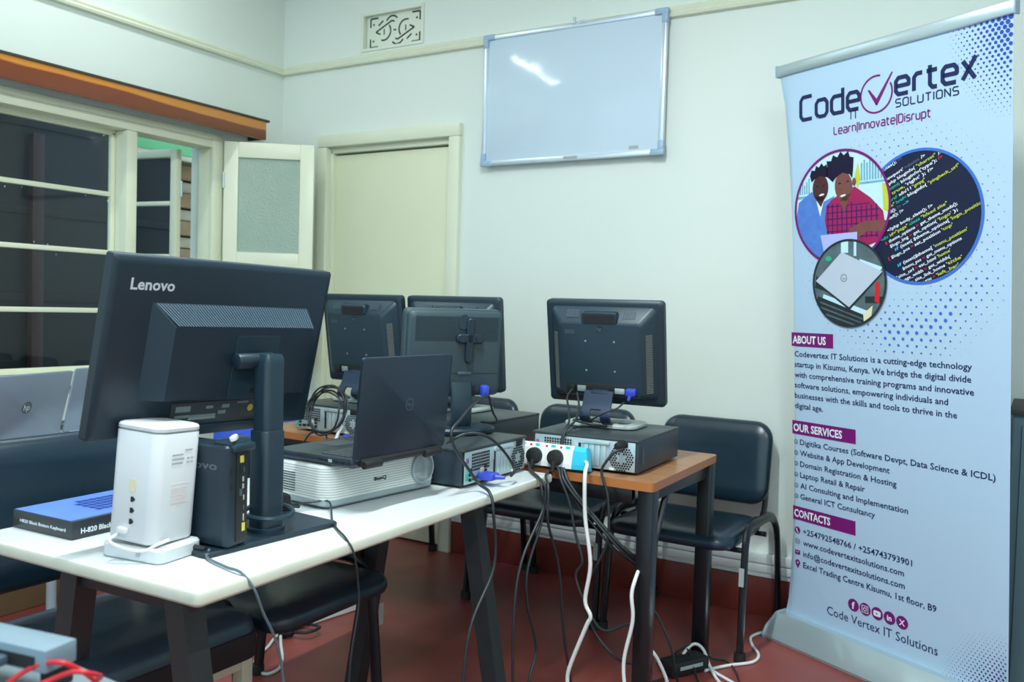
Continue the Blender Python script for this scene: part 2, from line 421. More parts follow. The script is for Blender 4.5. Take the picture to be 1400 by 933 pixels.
    def pillow(s, w, d, r, prof, n=6, Mx=None, mi=0):
        """rounded-rectangle solid; prof = [(inset, z)] bottom to top"""
        loops = []
        for ins, z in prof:
            loops.append([(x, y, z) for x, y in rrect(w-2*ins, d-2*ins, max(r-ins, 0.002), n)])
        return s.stack(loops, Mx, mi)
    def text(s, txt, x, z, w=None, cap=0.02, y=0.0, bold=0.0, mi=0, Mx=None, align='l', thick=0.0, clip=None):
        cu = bpy.data.curves.new('txt', 'FONT'); cu.body = txt; cu.size = 1.0; cu.resolution_u = 2
        cu.offset = bold; cu.extrude = thick/ (cap/0.73) / 2 if thick else 0.0
        ob = bpy.data.objects.new('txt', cu); COL.objects.link(ob)
        dg = bpy.context.evaluated_depsgraph_get()
        me = bpy.data.meshes.new_from_object(ob.evaluated_get(dg))
        bpy.data.objects.remove(ob); bpy.data.curves.remove(cu)
        b = bmesh.new(); b.from_mesh(me); bpy.data.meshes.remove(me)
        if not b.verts: b.free(); return s
        x0 = min(v.co.x for v in b.verts); x1 = max(v.co.x for v in b.verts)
        sz = cap/0.73
        sx = (w/(x1-x0)) if w else sz
        if clip:
            cxx, czz, rrr = clip
            ca, sa = math.cos(R(24)), math.sin(R(24))
            dead = []
            for f in b.faces:
                c_ = f.calc_center_median(); X = x+(c_.x-x0)*sx; Z = z+c_.y*sz
                if math.hypot(X*ca-Z*sa-cxx, X*sa+Z*ca-czz) > rrr: dead.append(f)
            bmesh.ops.delete(b, geom=dead, context='FACES')
        off = -x0*sx if align == 'l' else (-(x0+x1)/2*sx)
        bmesh.ops.transform(b, matrix=T(x+off, y, z) @ RX(R(90)) @ Matrix.Diagonal((sx, sz, sz, 1)), verts=b.verts)
        return s._join(b, Mx, mi)
    def build(s, name, mats, parent=None, smooth=35, loc=None):
        me = bpy.data.meshes.new(name)
        s.bm.to_mesh(me); s.bm.free()
        for m in (mats if isinstance(mats, (list, tuple)) else [mats]): me.materials.append(m)
        if smooth:
            for p in me.polygons: p.use_smooth = True
            me.set_sharp_from_angle(angle=R(smooth))
        o = bpy.data.objects.new(name, me); COL.objects.link(o)
        if parent: o.parent = parent
        if loc: o.location = loc
        return o

def thing(name, label, cat, loc=(0, 0, 0), rz=0.0, group=None, rx=0.0, ry=0.0):
    o = bpy.data.objects.new(name, None); COL.objects.link(o)
    o.empty_display_size = 0.1
    o.location = loc; o.rotation_euler = (rx, ry, rz)
    o['label'] = label; o['category'] = cat
    if group: o['group'] = group
    return o
def tag(o, label, cat, group=None, kind=None):
    o['label'] = label; o['category'] = cat
    if group: o['group'] = group
    if kind: o['kind'] = kind
    return o
def struct(o): o['kind'] = 'structure'; return o
def lab(o, s): o['label'] = s; return o
def kids(o): return [c for c in bpy.data.objects if c.parent == o]
def dup(root, loc, rz, label=None):
    r = root.copy(); COL.objects.link(r); r.location = loc; r.rotation_euler = (root.rotation_euler[0], root.rotation_euler[1], rz)
    if label: r['label'] = label
    for ch in kids(root):
        c = ch.copy(); COL.objects.link(c); c.parent = r
        for g in kids(ch):
            d = g.copy(); COL.objects.link(d); d.parent = c
    return r

# stroke lettering: squared technical letter shapes
GL = {
 'C': (.78, [[(.78, 1), (.16, 1), (0, .84), (0, .16), (.16, 0), (.78, 0)]]),
 'o': (.74, [[(.15, 0), (.59, 0), (.74, .15), (.74, .57), (.59, .72), (.15, .72), (0, .57), (0, .15), (.15, 0)]]),
 'd': (.74, [[(.74, 1.02), (.74, 0), (.15, 0), (0, .15), (0, .57), (.15, .72), (.74, .72)]]),
 'e': (.74, [[(0, .36), (.74, .36), (.74, .57), (.59, .72), (.15, .72), (0, .57), (0, .15), (.15, 0), (.70, 0)]]),
 'r': (.46, [[(0, 0), (0, .57), (.15, .72), (.46, .72)]]),
 't': (.50, [[(.12, .95), (.12, .15), (.27, 0), (.5, 0)], [(-.06, .72), (.5, .72)]]),
 'x': (.66, [[(0, 0), (.66, .9)], [(0, .78), (.62, 0)]]),
 'S': (.72, [[(.72, 1), (.14, 1), (0, .86), (0, .64), (.14, .5), (.58, .5), (.72, .36), (.72, .14), (.58, 0), (0, 0)]]),
 'O': (.76, [[(.14, 0), (.62, 0), (.76, .14), (.76, .86), (.62, 1), (.14, 1), (0, .86), (0, .14), (.14, 0)]]),
 'L': (.66, [[(0, 1), (0, .12), (.1, 0), (.66, 0)]]),
 'U': (.74, [[(0, 1), (0, .14), (.14, 0), (.6, 0), (.74, .14), (.74, 1)]]),
 'T': (.76, [[(0, 1), (.76, 1)], [(.38, 1), (.38, 0)]]),
 'I': (.06, [[(.03, 0), (.03, 1)]]),
 'N': (.74, [[(0, 0), (0, 1), (.74, 0), (.74, 1)]]),
 'a': (.70, [[(.05, .72), (.58, .72), (.70, .6), (.70, 0), (.13, 0), (0, .12), (0, .26), (.13, .38), (.70, .38)]]),
 'n': (.66, [[(0, 0), (0, .72), (.52, .72), (.66, .58), (.66, 0)]]),
 'v': (.66, [[(0, .72), (.33, 0), (.66, .72)]]),
 'D': (.76, [[(0, 0), (0, 1), (.58, 1), (.76, .82), (.76, .18), (.58, 0), (0, 0)]]),
 'i': (.06, [[(.03, 0), (.03, .72)], [(.03, .9), (.03, 1.0)]]),
 's': (.62, [[(.62, .72), (.12, .72), (0, .6), (0, .48), (.12, .37), (.5, .37), (.62, .25), (.62, .12), (.5, 0), (0, 0)]]),
 'u': (.66, [[(0, .72), (0, .14), (.14, 0), (.66, 0)], [(.66, 0), (.66, .72)]]),
 'p': (.70, [[(0, -.3), (0, .72), (.56, .72), (.70, .58), (.70, .14), (.56, 0), (0, 0)]]),
 '|': (.06, [[(.03, -.25), (.03, 1.08)]]),
 ' ': (.2, []),
}
def stroke_text(m, txt, x, z, w, cap, y, th, mi=0, gap=.26):
    adv = 0; items = []
    for ch in txt:
        gw, st = GL[ch]; items.append((adv, st)); adv += gw+gap
    sx = w/(adv-gap)
    for a, st in items:
        for pl in st:
            P = [((a+px)*sx+x, pz*cap+z) for px, pz in pl]
            for (ax, az), (bx, bz) in zip(P[:-1], P[1:]):
                dx, dz = bx-ax, bz-az; L = math.hypot(dx, dz) or 1e-9
                nx, nz = -dz/L*th/2, dx/L*th/2
                m.flat([(ax+nx, az+nz), (ax-nx, az-nz), (bx-nx, bz-nz), (bx+nx, bz+nz)], y, mi=mi)
            for (ax, az) in P[1:-1]:
                m.flat(circ(ax, az, th/2, 8), y-0.00005, mi=mi)

def clip_circle(poly, cx, cz, r, n=40):
    """Sutherland-Hodgman clip of a polygon against a disc"""
    C = circ(cx, cz, r, n); out = poly[:]
    for i in range(n):
        a, b = C[i], C[(i+1) % n]
        inp, out = out, []
        if not inp: return []
        ins = lambda p: (b[0]-a[0])*(p[1]-a[1])-(b[1]-a[1])*(p[0]-a[0]) >= 0
        for k in range(len(inp)):
            p, q = inp[k-1], inp[k]
            ip, iq = ins(p), ins(q)
            if ip != iq:
                d1 = (b[0]-a[0])*(p[1]-a[1])-(b[1]-a[1])*(p[0]-a[0])
                d2 = (b[0]-a[0])*(q[1]-a[1])-(b[1]-a[1])*(q[0]-a[0])
                t = d1/(d1-d2); out.append((p[0]+(q[0]-p[0])*t, p[1]+(q[1]-p[1])*t))
            if iq: out.append(q)
    return out

# ------------------------------------------------------------------ the room
RX1, RY1, RH = 5.3, -6.2, 3.12          # right wall, open front side, ceiling height
def wall_grid(name, axis, u0, u1, t0, t1, holes, material, h=RH):
    """wall along x (axis='x', thickness in y) or along y; holes = (ua, ub, za, zb)"""
    us = sorted({u0, u1, *[v for hh in holes for v in hh[:2]]}); zs = sorted({0, h, *[v for hh in holes for v in hh[2:]]})
    m = MB()
    for a, b in zip(us[:-1], us[1:]):
        for c, d in zip(zs[:-1], zs[1:]):
            mu, mz = (a+b)/2, (c+d)/2
            if any(hh[0] < mu < hh[1] and hh[2] < mz < hh[3] for hh in holes): continue
            if axis == 'x': m.box(mu, (t0+t1)/2, mz, b-a, t1-t0, d-c)
            else: m.box((t0+t1)/2, mu, mz, t1-t0, b-a, d-c)
    bmesh.ops.remove_doubles(m.bm, verts=m.bm.verts, dist=1e-5)
    return struct(m.build(name, material, smooth=0))

wall_grid('wall_back', 'x', -0.2, RX1, 0.0, 0.2, [(0.345, 1.155, 0.0, 2.055), (0.56, 0.965, 2.535, 2.735)], M['wall'])
wall_grid('wall_left', 'y', RY1, 0.0, -0.2, 0.0, [(-2.35, -0.45, 0.82, 2.045)], M['wall'])
wall_grid('wall_right', 'y', RY1, 0.2, RX1, RX1+0.2, [(-4.6, -3.2, 0.9, 2.1)], M['wall'])
struct(MB().box((RX1-0.2)/2, RY1/2, -0.05, RX1+0.6, -RY1+0.4, 0.1).build('floor', M['floor'], smooth=0))
struct(MB().box((RX1)/2, RY1/2+0.1, RH+0.05, RX1+0.4, -RY1+0.2, 0.1).build('ceiling', M['ceiling'], smooth=0))

# picture rails, skirting, trunking
def rail_profile(axis, a, b):
    m = MB()
    prof = [(0, 2.470), (0.022, 2.474), (0.026, 2.484), (0.020, 2.492), (0.024, 2.502), (0.020, 2.514), (0.010, 2.520), (0, 2.522)]
    n = len(prof)
    if axis == 'x': L = [[(a, -d, z) for d, z in prof], [(b, -d, z) for d, z in prof]]
    else: L = [[(d, a, z) for d, z in prof], [(d, b, z) for d, z in prof]]
    m.stack(L); return m
o = struct(rail_profile('x', 0.0, RX1).build('trim_1', M['trimpaint'], smooth=20))
o = struct(rail_profile('y', RY1, 0.0).build('trim_2', M['trimpaint'], smooth=20))
struct(MB().box((1.215+RX1)/2, -0.004, 0.078, RX1-1.215, 0.012, 0.156, 0.003).build('baseboard_back', M['redpaint']))
struct(MB().box(0.147, -0.004, 0.078, 0.294, 0.012, 0.156, 0.003).build('baseboard_corner', M['redpaint']))
struct(MB().box(0.004, RY1/2, 0.078, 0.012, -RY1, 0.156, 0.003).build('baseboard_left', M['redpaint']))
m = MB()
m.box((1.215+RX1)/2, -0.010, 0.196, RX1-1.215, 0.020, 0.036, 0.004).box((1.215+RX1)/2, -0.012, 0.236, RX1-1.215, 0.024, 0.040, 0.004).box((1.215+RX1)/2, -0.006, 0.168, RX1-1.215, 0.012, 0.020, 0.002)
struct(m.build('trim_3', M['trunking']))

# door
d1 = bpy.data.objects.new('door_1', None); COL.objects.link(d1); struct(d1)
m = MB()
for x in (0.322, 1.184): m.box(x, -0.004, 1.0265, 0.066, 0.05, 2.053, 0.006)
m.box(0.753, -0.004, 2.086, 0.928, 0.05, 0.066, 0.008)
for x in (0.358, 1.150): m.box(x, 0.05, 1.02, 0.02, 0.08, 2.04, 0.003)
m.box(0.753, 0.05, 2.040, 0.80, 0.08, 0.03, 0.003)
m.build('door_frame', M['trimpaint'], d1)
MB().box(0.753, 0.055, 1.014, 0.770, 0.04, 2.006, 0.003).build('door_leaf', M['doorpaint'], d1)
m = MB()
for z in (0.35, 1.75): m.cyl((1.141, 0.03, z-0.045), (1.141, 0.03, z+0.045), 0.006)
m.build('hinge', M['steel'], d1)
MB().box(0.753, 0.16, 1.03, 0.81, 0.04, 2.05).build('dark_backing', M['hole'], d1, smooth=0)

# decorative air vent set in the wall above the rail
vt = thing('air_vent', 'cream ventilation block with cut-out scroll pattern above the door, over the picture rail', 'vent', (0.7625, 0.0, 2.635))
W_, H_ = 0.405, 0.20
m = MB()
for sx in (-1, 1): m.box(sx*(W_/2-0.008), 0.006, 0, 0.016, 0.03, H_, 0.003)
for sz in (-1, 1): m.box(0, 0.006, sz*(H_/2-0.008), W_-0.03, 0.03, 0.016, 0.003)
m.build('vent_frame', M['vent'], vt)
MB().box(0, 0.045, 0, W_-0.03, 0.05, H_-0.03, 0.004).build('vent_panel', M['vent'], vt)
m = MB()
yv = 0.0196
def vbar(pts, th=0.008):
    for (ax, az), (bx, bz) in zip(pts[:-1], pts[1:]):
        dx, dz = bx-ax, bz-az; L = math.hypot(dx, dz); nx, nz = -dz/L*th/2, dx/L*th/2
        m.prism([(ax+nx, az+nz), (ax-nx, az-nz), (bx-nx, bz-nz), (bx+nx, bz+nz)], yv-0.0008, yv+0.01)
for sx in (-1, 1):
    for sz in (-1, 1):
        vbar([(sx*0.110, sz*0.074), (sx*0.160, sz*0.074), (sx*0.160, sz*0.030)])
        vbar([(sx*0.140, sz*0.048), (sx*0.140, sz*0.038)], 0.009)
def arc(cx, cz, rr, a0, a1, n=9): return [(cx+rr*math.cos(R(a0+(a1-a0)*k/n)), cz+rr*math.sin(R(a0+(a1-a0)*k/n))) for k in range(n+1)]
for s_ in (1, -1):
    vbar([(s_*-0.125, s_*0.002), (s_*-0.020, s_*0.050), (s_*-0.004, s_*0.044)])
    vbar([(s_*-0.125, s_*0.002), (s_*-0.095, s_*-0.012)])
    vbar([(s_*p, s_*q) for p, q in arc(-0.072, 0.0, 0.045, -110, 40)])
    vbar([(s_*p, s_*q) for p, q in arc(-0.018, 0.032, 0.042, 40, 150)])
    vbar([(s_*-0.108, s_*0.034), (s_*-0.078, s_*0.056)])
    vbar([(s_*-0.070, s_*-0.016), (s_*-0.070, s_*0.012)], 0.006)
vbar([(-0.008, 0), (0.008, 0)])
m.build('cut_out', M['hole'], vt, smooth=0)

# whiteboard
wb = thing('whiteboard', 'white glossy whiteboard with grey corner caps hanging over the picture rail', 'whiteboard', (1.815, -0.028, 1.893))
w, h = 0.915, 0.612
MB().box(0, -0.006, h/2, w-0.03, 0.012, h-0.03, 0.002).build('writing_surface', M['whiteboard'], wb)
m = MB()
for sx in (-1, 1): m.box(sx*(w/2-0.011), -0.008, h/2, 0.022, 0.024, h-0.06, 0.005)
for z in (0.011, h-0.011): m.box(0, -0.008, z, w-0.06, 0.024, 0.022, 0.005)
m.build('frame', M['alu'], wb)
for sx in (-1, 1):
    for z in (0, 1):
        m = MB(); zz = 1 if z else -1
        m.box(sx*(w/2-0.026), -0.009, h*z-zz*0.010, 0.064, 0.030, 0.028, 0.007)
        m.box(sx*(w/2-0.010), -0.009, h*z-zz*0.034, 0.028, 0.029, 0.052, 0.007)
        o = m.build('corner_cap', M['aluplast'], wb)
m = MB(); m.box(0.02, -0.022, h+0.006, 0.012, 0.012, 0.03, 0.002).box(0.06, -0.02, h-0.004, 0.03, 0.01, 0.012, 0.002)
m.build('hanging_clip', M['steel'], wb)
m = MB(); m.flat([(0.30, 0.045), (0.345, 0.045), (0.345, 0.03), (0.30, 0.03)], -0.0131); m.box(0.02, -0.021, 0.012, 0.07, 0.003, 0.012, 0.001)
m.build('paper_label', M['sticker'], wb)

# windows on the left wall
w1 = bpy.data.objects.new('window_1', None); COL.objects.link(w1); struct(w1)
X0, X1 = -0.106, 0.012     # frame depth
m = MB()
m.box((X0+X1)/2, -1.40, 2.02, X1-X0, 1.90, 0.05, 0.006)        # head
m.box(X1-0.012, -1.40, 2.052, 0.03, 1.94, 0.03, 0.006)
m.box((X0+X1)/2+0.01, -1.40, 0.845, X1-X0+0.05, 1.90, 0.05, 0.006)  # sill
m.box((X0+X1)/2, -0.467, 1.44, X1-X0, 0.034, 1.21, 0.005)      # right jamb
m.box(0.004, -0.462, 1.44, 0.03, 0.06, 1.24, 0.006)
m.box((X0+X1)/2-0.002, -0.955, 1.4325, X1-X0, 0.055, 1.125, 0.006)      # mullion
m.box((X0+X1)/2-0.002, -1.66, 1.4325, X1-X0, 0.055, 1.125, 0.006)
m.box((X0+X1)/2, -2.33, 1.43, X1-X0, 0.04, 1.17, 0.006)
m.build('window_frame', M['framepaint'], w1)
for (ya, yb) in ((-1.632, -0.983), (-2.310, -1.688)):
    m = MB(); yc, L = (ya+yb)/2, yb-ya
    for z in (1.697, 1.425, 1.153): m.box(-0.088, yc, z, 0.022, L, 0.022, 0.004)
    for z in (1.985, 0.885): m.box(-0.088, yc, z, 0.026, L, 0.026, 0.004)
    for y in (ya+0.011, yb-0.011): m.box(-0.088, y, 1.43, 0.026, 0.022, 1.11, 0.004)
    m.build('glazing_bars', M['framepaint'], w1)
    for (za, zb) in ((1.708, 1.972), (1.436, 1.686), (1.164, 1.414), (0.898, 1.142)):
        MB().box(-0.092, yc, (za+zb)/2, 0.003, L-0.04, zb-za).build('pane', M['glass'], w1, smooth=0)

def leaf(name, w, z0, z1, stile, rails, loc, rz, paintm, panem, pth=0.004, th=0.035):
    """a window leaf hinged at its local x=0, extending to +x"""
    e = bpy.data.objects.new(name, None); COL.objects.link(e); e.location = loc; e.rotation_euler = (0, 0, rz)
    m = MB()
    for x in (stile/2, w-stile/2): m.box(x, 0, (z0+z1)/2, stile, th, z1-z0, 0.004)
    for (a, b) in rails: m.box(w/2, 0, (a+b)/2, w-2*stile+0.002, th, b-a, 0.004)
    m.build('leaf_frame', paintm, e)
    zs = sorted(rails)
    for (a, b), (c, d) in zip(zs[:-1], zs[1:]):
        MB().box(w/2, 0, (b+c)/2, w-2*stile, pth, c-b).build('pane', panem, e, smooth=0)
    m = MB()
    for z in (z0+0.2, z1-0.2): m.cyl((0, -th/2, z-0.04), (0, -th/2, z+0.04), 0.007)
    m.build('hinge', M['steel'], e)
    return e
m = MB()
for k in range(26):
    yy = random.choice((-1.0, -1.62))+random.uniform(-0.012, 0.012) if k % 2 else random.uniform(-1.62, -1.0)
    zz = random.uniform(0.95, 1.96) if k % 2 else random.choice((1.715, 1.68, 1.443, 1.41, 1.17, 1.965))+random.uniform(-0.012, 0.012)
    r_ = random.uniform(0.0015, 0.004)
    m.flat([(r_*random.uniform(0.6, 1.5)*math.cos(a), r_*random.uniform(0.6, 1.8)*math.sin(a)) for a in [0, 1.1, 2.2, 3.3, 4.4, 5.4]], 0, Mx=T(-0.0895, yy, zz) @ RZ(R(90)))
m.build('paint_flecks', M['framepaint'], w1, smooth=0)
w2 = struct(leaf('window_2', 0.40, 0.90, 1.985, 0.042, [(0.90, 0.95), (1.155, 1.175), (1.425, 1.447), (1.697, 1.719), (1.945, 1.985)], (-0.150, -0.568, 0), R(180+9), M['framepaint'], M['glass']))
w3 = struct(leaf('window_3', 0.455, 0.87, 2.035, 0.072, [(0.87, 0.95), (1.375, 1.47), (1.955, 2.035)], (0.034, -0.435, 0), math.atan2(0.28, 0.36), M['framepaint'], M['frosted'], 0.006))

# pelmet board over the window
pl = thing('pelmet_board', 'varnished orange-brown timber pelmet board above the window', 'pelmet')
MB().box(0.115, -1.42, 2.118, 0.02, 2.36, 0.096, 0.002).build('front_board', M['pelmet'], pl)
m = MB(); m.box(0.065, -1.42, 2.170, 0.13, 2.40, 0.012, 0.002); m.box(0.052, -0.245, 2.118, 0.106, 0.014, 0.092, 0.002)
m.build('top_board', M['darkedge'], pl)

# outdoors, seen through the window
sh = thing('dark_backdrop', 'near-black board wall added outside to keep the window panes dark', 'backdrop')  # wall added outside so that the panes look dark
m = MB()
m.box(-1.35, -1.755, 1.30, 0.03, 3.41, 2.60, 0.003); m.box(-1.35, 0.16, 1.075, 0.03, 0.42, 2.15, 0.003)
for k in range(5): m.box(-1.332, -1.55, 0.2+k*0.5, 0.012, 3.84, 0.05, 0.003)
m.build('backdrop_wall', M['backdrop'], sh)
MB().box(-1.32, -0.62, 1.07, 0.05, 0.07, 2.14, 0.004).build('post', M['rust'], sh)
fe = thing('slatted_fence', 'weathered timber slat fence lit outside the open casement', 'fence')
m = MB(); m2 = MB()
z = 0.3; k = 0
while z < 2.25:
    hh = 0.075 if k % 2 else 0.10
    (m2 if k % 2 else m).box(-1.55-0.06*(k % 2), 1.20, z+hh/2, 0.05, 1.5, hh, 0.006)
    z += hh+0.010; k += 1
fb = MB().box(-1.74, 1.2, 1.2, 0.03, 1.8, 2.6).build('backing_board', M['backdrop'], fe, smooth=0)  # added dark board, keeps bright sky out of the slat gaps
m.build('slats', M['slat'], fe); m2.build('pale_slats', M['slatpale'], fe)
m = MB()
for y in (0.58, 1.2, 1.8): m.box(-1.68, y, 1.15, 0.06, 0.07, 2.3, 0.004)
m.build('post', M['slatpale'], fe)
tag(MB().box(-1.48, 0.90, 2.250, 0.32, 1.90, 0.14, 0.006).build('roof_sheet', M['greenband']), 'green roof sheet edge above the dark backing outside the window', 'roof')
tag(MB().box(-1.345, 0.90, 2.163, 0.05, 1.90, 0.032, 0.004).build('roof_batten', M['slatpale']), 'pale timber batten under the green roof sheet outside', 'batten')
struct(MB().box(-3.2, -2, -0.1, 5.8, 10, 0.1).build('outdoor_ground', M['ground'], smooth=0))

# ceiling tube lamp near the window; the other two are added fill lights
for i, (x, y, z, rz, pw) in enumerate(TUBES_AND_FILLS):
    t = thing('ceiling_tube_or_fill', ['ceiling tube light nearest the window', 'added fill light in tube form in the middle of the room', 'added fill light in tube form above the camera side'][i], 'lamp', (x, y, z), rz, 'ceiling tube lights')
    MB().box(0, 0, 0.07, 1.26, 0.09, 0.05, 0.008).build('batten_housing', M['white'], t)
    MB().cyl((-0.6, 0, 0.022), (0.6, 0, 0.022), 0.016, n=14).build('tube', M['lampwhite'], t)
    ld = bpy.data.lights.new('tube_or_fill_light', 'AREA'); ld.shape = 'RECTANGLE'; ld.size = 1.2; ld.size_y = 0.06
    ld.energy = pw; ld.color = LAMP_COLOR
    lo = bpy.data.objects.new('tube_or_fill_light', ld); COL.objects.link(lo); lo.parent = t; lo.location = (0, 0, 0.0)

# ------------------------------------------------------------------ tables
TH = 0.722
def white_table():
    t = thing('white_table', 'long white-topped table with splayed black timber legs in the foreground', 'table', (2.121, -1.932, 0), R(2.0))
    m = MB()
    m.pillow(0.668, 1.36, 0.014, [(0.004, TH-0.026), (0, TH-0.021), (0, TH-0.006), (0.003, TH-0.0015), (0.008, TH)], n=5)
    for f in m.bm.faces:
        f.material_index = 0 if f.normal.z > 0.9 else 1
    m.bm.normal_update()
    for f in m.bm.faces: f.material_index = 0 if f.calc_center_median().z > TH-0.002 else 1
    m.build('tabletop', [M['whitetop'], M['whiteedge']], t)
    lx, ly = 0, 0
    for sy, yy in ((-1, -0.585), (1, 0.435)):
        for sx, xt, xf in ((1, 0.185, 0.315), (-1, -0.105, -0.215)):
            m = MB(); a = 0.025
            L = []
            for (x, z) in ((xf, 0.0), (xt, TH-0.026)):
                L.append([(x-a, yy-a, z), (x+a, yy-a, z), (x+a, yy+a, z), (x-a, yy+a, z)])
            m.stack(L); m.build('leg', M['legwood'], t, smooth=0)
        m = MB(); m.box(0.04, yy, TH-0.056, 0.36, 0.03, 0.055, 0.003); m.build('cross_rail', M['legwood'], t)
    return t
white_table()

def wood_table():
    t = thing('wood_table', 'brown wood-grain table with square black steel legs along the back chairs', 'table', (1.885, -0.845, 0), R(-1.2))
    L, D = 1.69, 0.655
    m = MB()
    cor = [(-L/2, -D/2+0.02), (L/2+0.012, -D/2-0.004), (L/2-0.022, D/2), (-L/2, D/2)]
    out = []
    for i in range(4):                      # round the corners a little
        p, q, r_ = Vector(cor[i-1]), Vector(cor[i]), Vector(cor[(i+1) % 4])
        a, b = q+(p-q).normalized()*0.02, q+(r_-q).normalized()*0.02
        for k in range(5):
            u = k/4; out.append(a*(1-u)**2+q*2*u*(1-u)+b*u*u)
    m.stack([[(v.x, v.y, z) for v in out] for z in (TH-0.026, TH)])
    m.bm.normal_update()
    for f in m.bm.faces: f.material_index = 0 if abs(f.normal.z) > 0.9 else 1
    m.build('tabletop', [M['woodtop'], M['woodedge']], t)
    for sx in (-1, 1):
        for sy in (-1, 1):
            x, y = sx*(L/2-0.045)+(0.022 if sx > 0 and sy < 0 else 0), sy*(D/2-0.045)
            g = MB().box(x, y, (TH-0.026)/2+0.004, 0.05, 0.05, TH-0.034, 0.005).build('leg', M['blackmetal'], t)
            MB().box(x, y, 0.012, 0.054, 0.054, 0.024, 0.004).build('foot_cap', M['footcap'], g)
    m = MB()
    for sy in (-1, 1): m.box(0, sy*(D/2-0.045), TH-0.052, L-0.14, 0.025, 0.05, 0.003)
    for sx in (-1, 1): m.box(sx*(L/2-0.045), 0, TH-0.052, 0.025, D-0.14, 0.05, 0.003)
    m.build('apron_rail', M['blackmetal'], t)
    for sx in (-1, 1):
        MB().tube([(sx*(L/2-0.045), -0.08, TH-0.06), (sx*(L/2-0.034), -0.262, 0.40)], 0.011, sub=1).build('brace', M['blackmetal'], t)
    return t
wood_table()

def side_table():
    t = thing('window_table', 'pale table along the window wall with the silver laptops on it', 'table', (0.47, -2.25, 0))
    MB().pillow(0.66, 1.9, 0.02, [(0.002, 0.672), (0, 0.675), (0, 0.698), (0.003, 0.700)], n=3).build('tabletop', M['whitetop'], t)
    for sx in (-1, 1):
        for y in (-0.85, 0.49):
            MB().cyl((sx*0.235, y, 0.0), (sx*0.235, y, 0.672), 0.017, n=14).build('leg', M['tubegrey'], t)
    return t
side_table()

# ------------------------------------------------------------------ chairs
def visitor_chair(name, label, loc, rz, vinyl, group, sticker=True):
    """black metal visitor chair, facing local -y"""
    t = thing(name, label, 'chair', loc, rz, group)
    # seat
    m = MB()
    prof = [(0.030, 0.392), (0.006, 0.398), (0, 0.412), (0.002, 0.428), (0.014, 0.442), (0.05, 0.452), (0.11, 0.455)]
    m.pillow(0.475, 0.44, 0.07, prof, n=7, Mx=T(0, -0.125, 0))
    m.build('seat', vinyl, t, smooth=60)
    # backrest, slightly curved in plan
    m = MB()
    loops = []
    for ins, d in ((0.022, 0.0), (0.005, 0.006), (0, 0.016), (0.003, 0.030), (0.018, 0.042), (0.06, 0.049), (0.12, 0.051)):
        lp = []
        for x, z in rrect(0.46-2*ins, 0.332-2*ins, max(0.075-ins, 0.01), 7):
            lp.append((x, -d+0.33*x*x*-1.0+0.02, z))
        loops.append(lp)
    m.stack([l[::-1] for l in loops], Mx=T(0, 0.195, 0.632) @ RX(R(-9)))
    m.build('backrest', vinyl, t, smooth=60)
    for sx in (-1, 1):
        x = sx*0.262
        m = MB()
        m.tube([(x*1.02, -0.262, 0.004), (x, -0.232, 0.34), (x*0.985, -0.205, 0.425), (x*0.97, -0.155, 0.455), (x*0.965, -0.02, 0.452), (x*0.965, 0.10, 0.446), (x*0.975, 0.165, 0.415), (x, 0.195, 0.33), (x*1.02, 0.235, 0.004)], 0.0125, n=10, sub=5, ry=0.019)
        fr = m.build('side_frame', M['blackmetal'], t)
        for y in (-0.262, 0.235):
            MB().cyl((x*1.02, y, 0.001), (x*1.02, y, 0.032), 0.021, n=12).build('foot_cap', M['footcap'], fr)
        if sx == 1 and sticker:
            lab(MB().box(x*1.008+0.0, -0.268, 0.30, 0.018, 0.002, 0.065, 0.0).build('sticker', M['sticker'], fr, smooth=0), 'pale printed sticker')
        MB().tube([(sx*0.205, 0.075, 0.43), (sx*0.208, 0.150, 0.42), (sx*0.208, 0.196, 0.47), (sx*0.200, 0.232, 0.60), (sx*0.19, 0.262, 0.72)], 0.011, n=8, sub=5, ry=0.016).build('back_upright', M['blackmetal'], t)
    m = MB()
    for y in (-0.23, 0.06): m.tube([(-0.255, y, 0.385), (0.255, y, 0.385)], 0.010, sub=1)
    m.build('cross_bar', M['blackmetal'], t)
    return t
CG = 'black visitor chairs along the back wall'
visitor_chair('visitor_chair', 'black vinyl visitor chair at the right end of the table, next to the banner', (2.56, -0.272, 0), R(-1), M['vinyl'], CG)
visitor_chair('visitor_chair', 'black vinyl visitor chair behind the rightmost desktop computer', (1.99, -0.290, 0), R(1), M['vinyl'], CG)
visitor_chair('visitor_chair', 'black vinyl visitor chair by the door, mostly hidden behind the crossed-clip monitor', (1.395, -0.275, 0), R(0), M['vinyl'], CG)
visitor_chair('visitor_chair', 'black visitor chair with rounded seat pushed under the far side of the white table', (1.77, -1.825, 0), R(91), M['vinyl'], None)

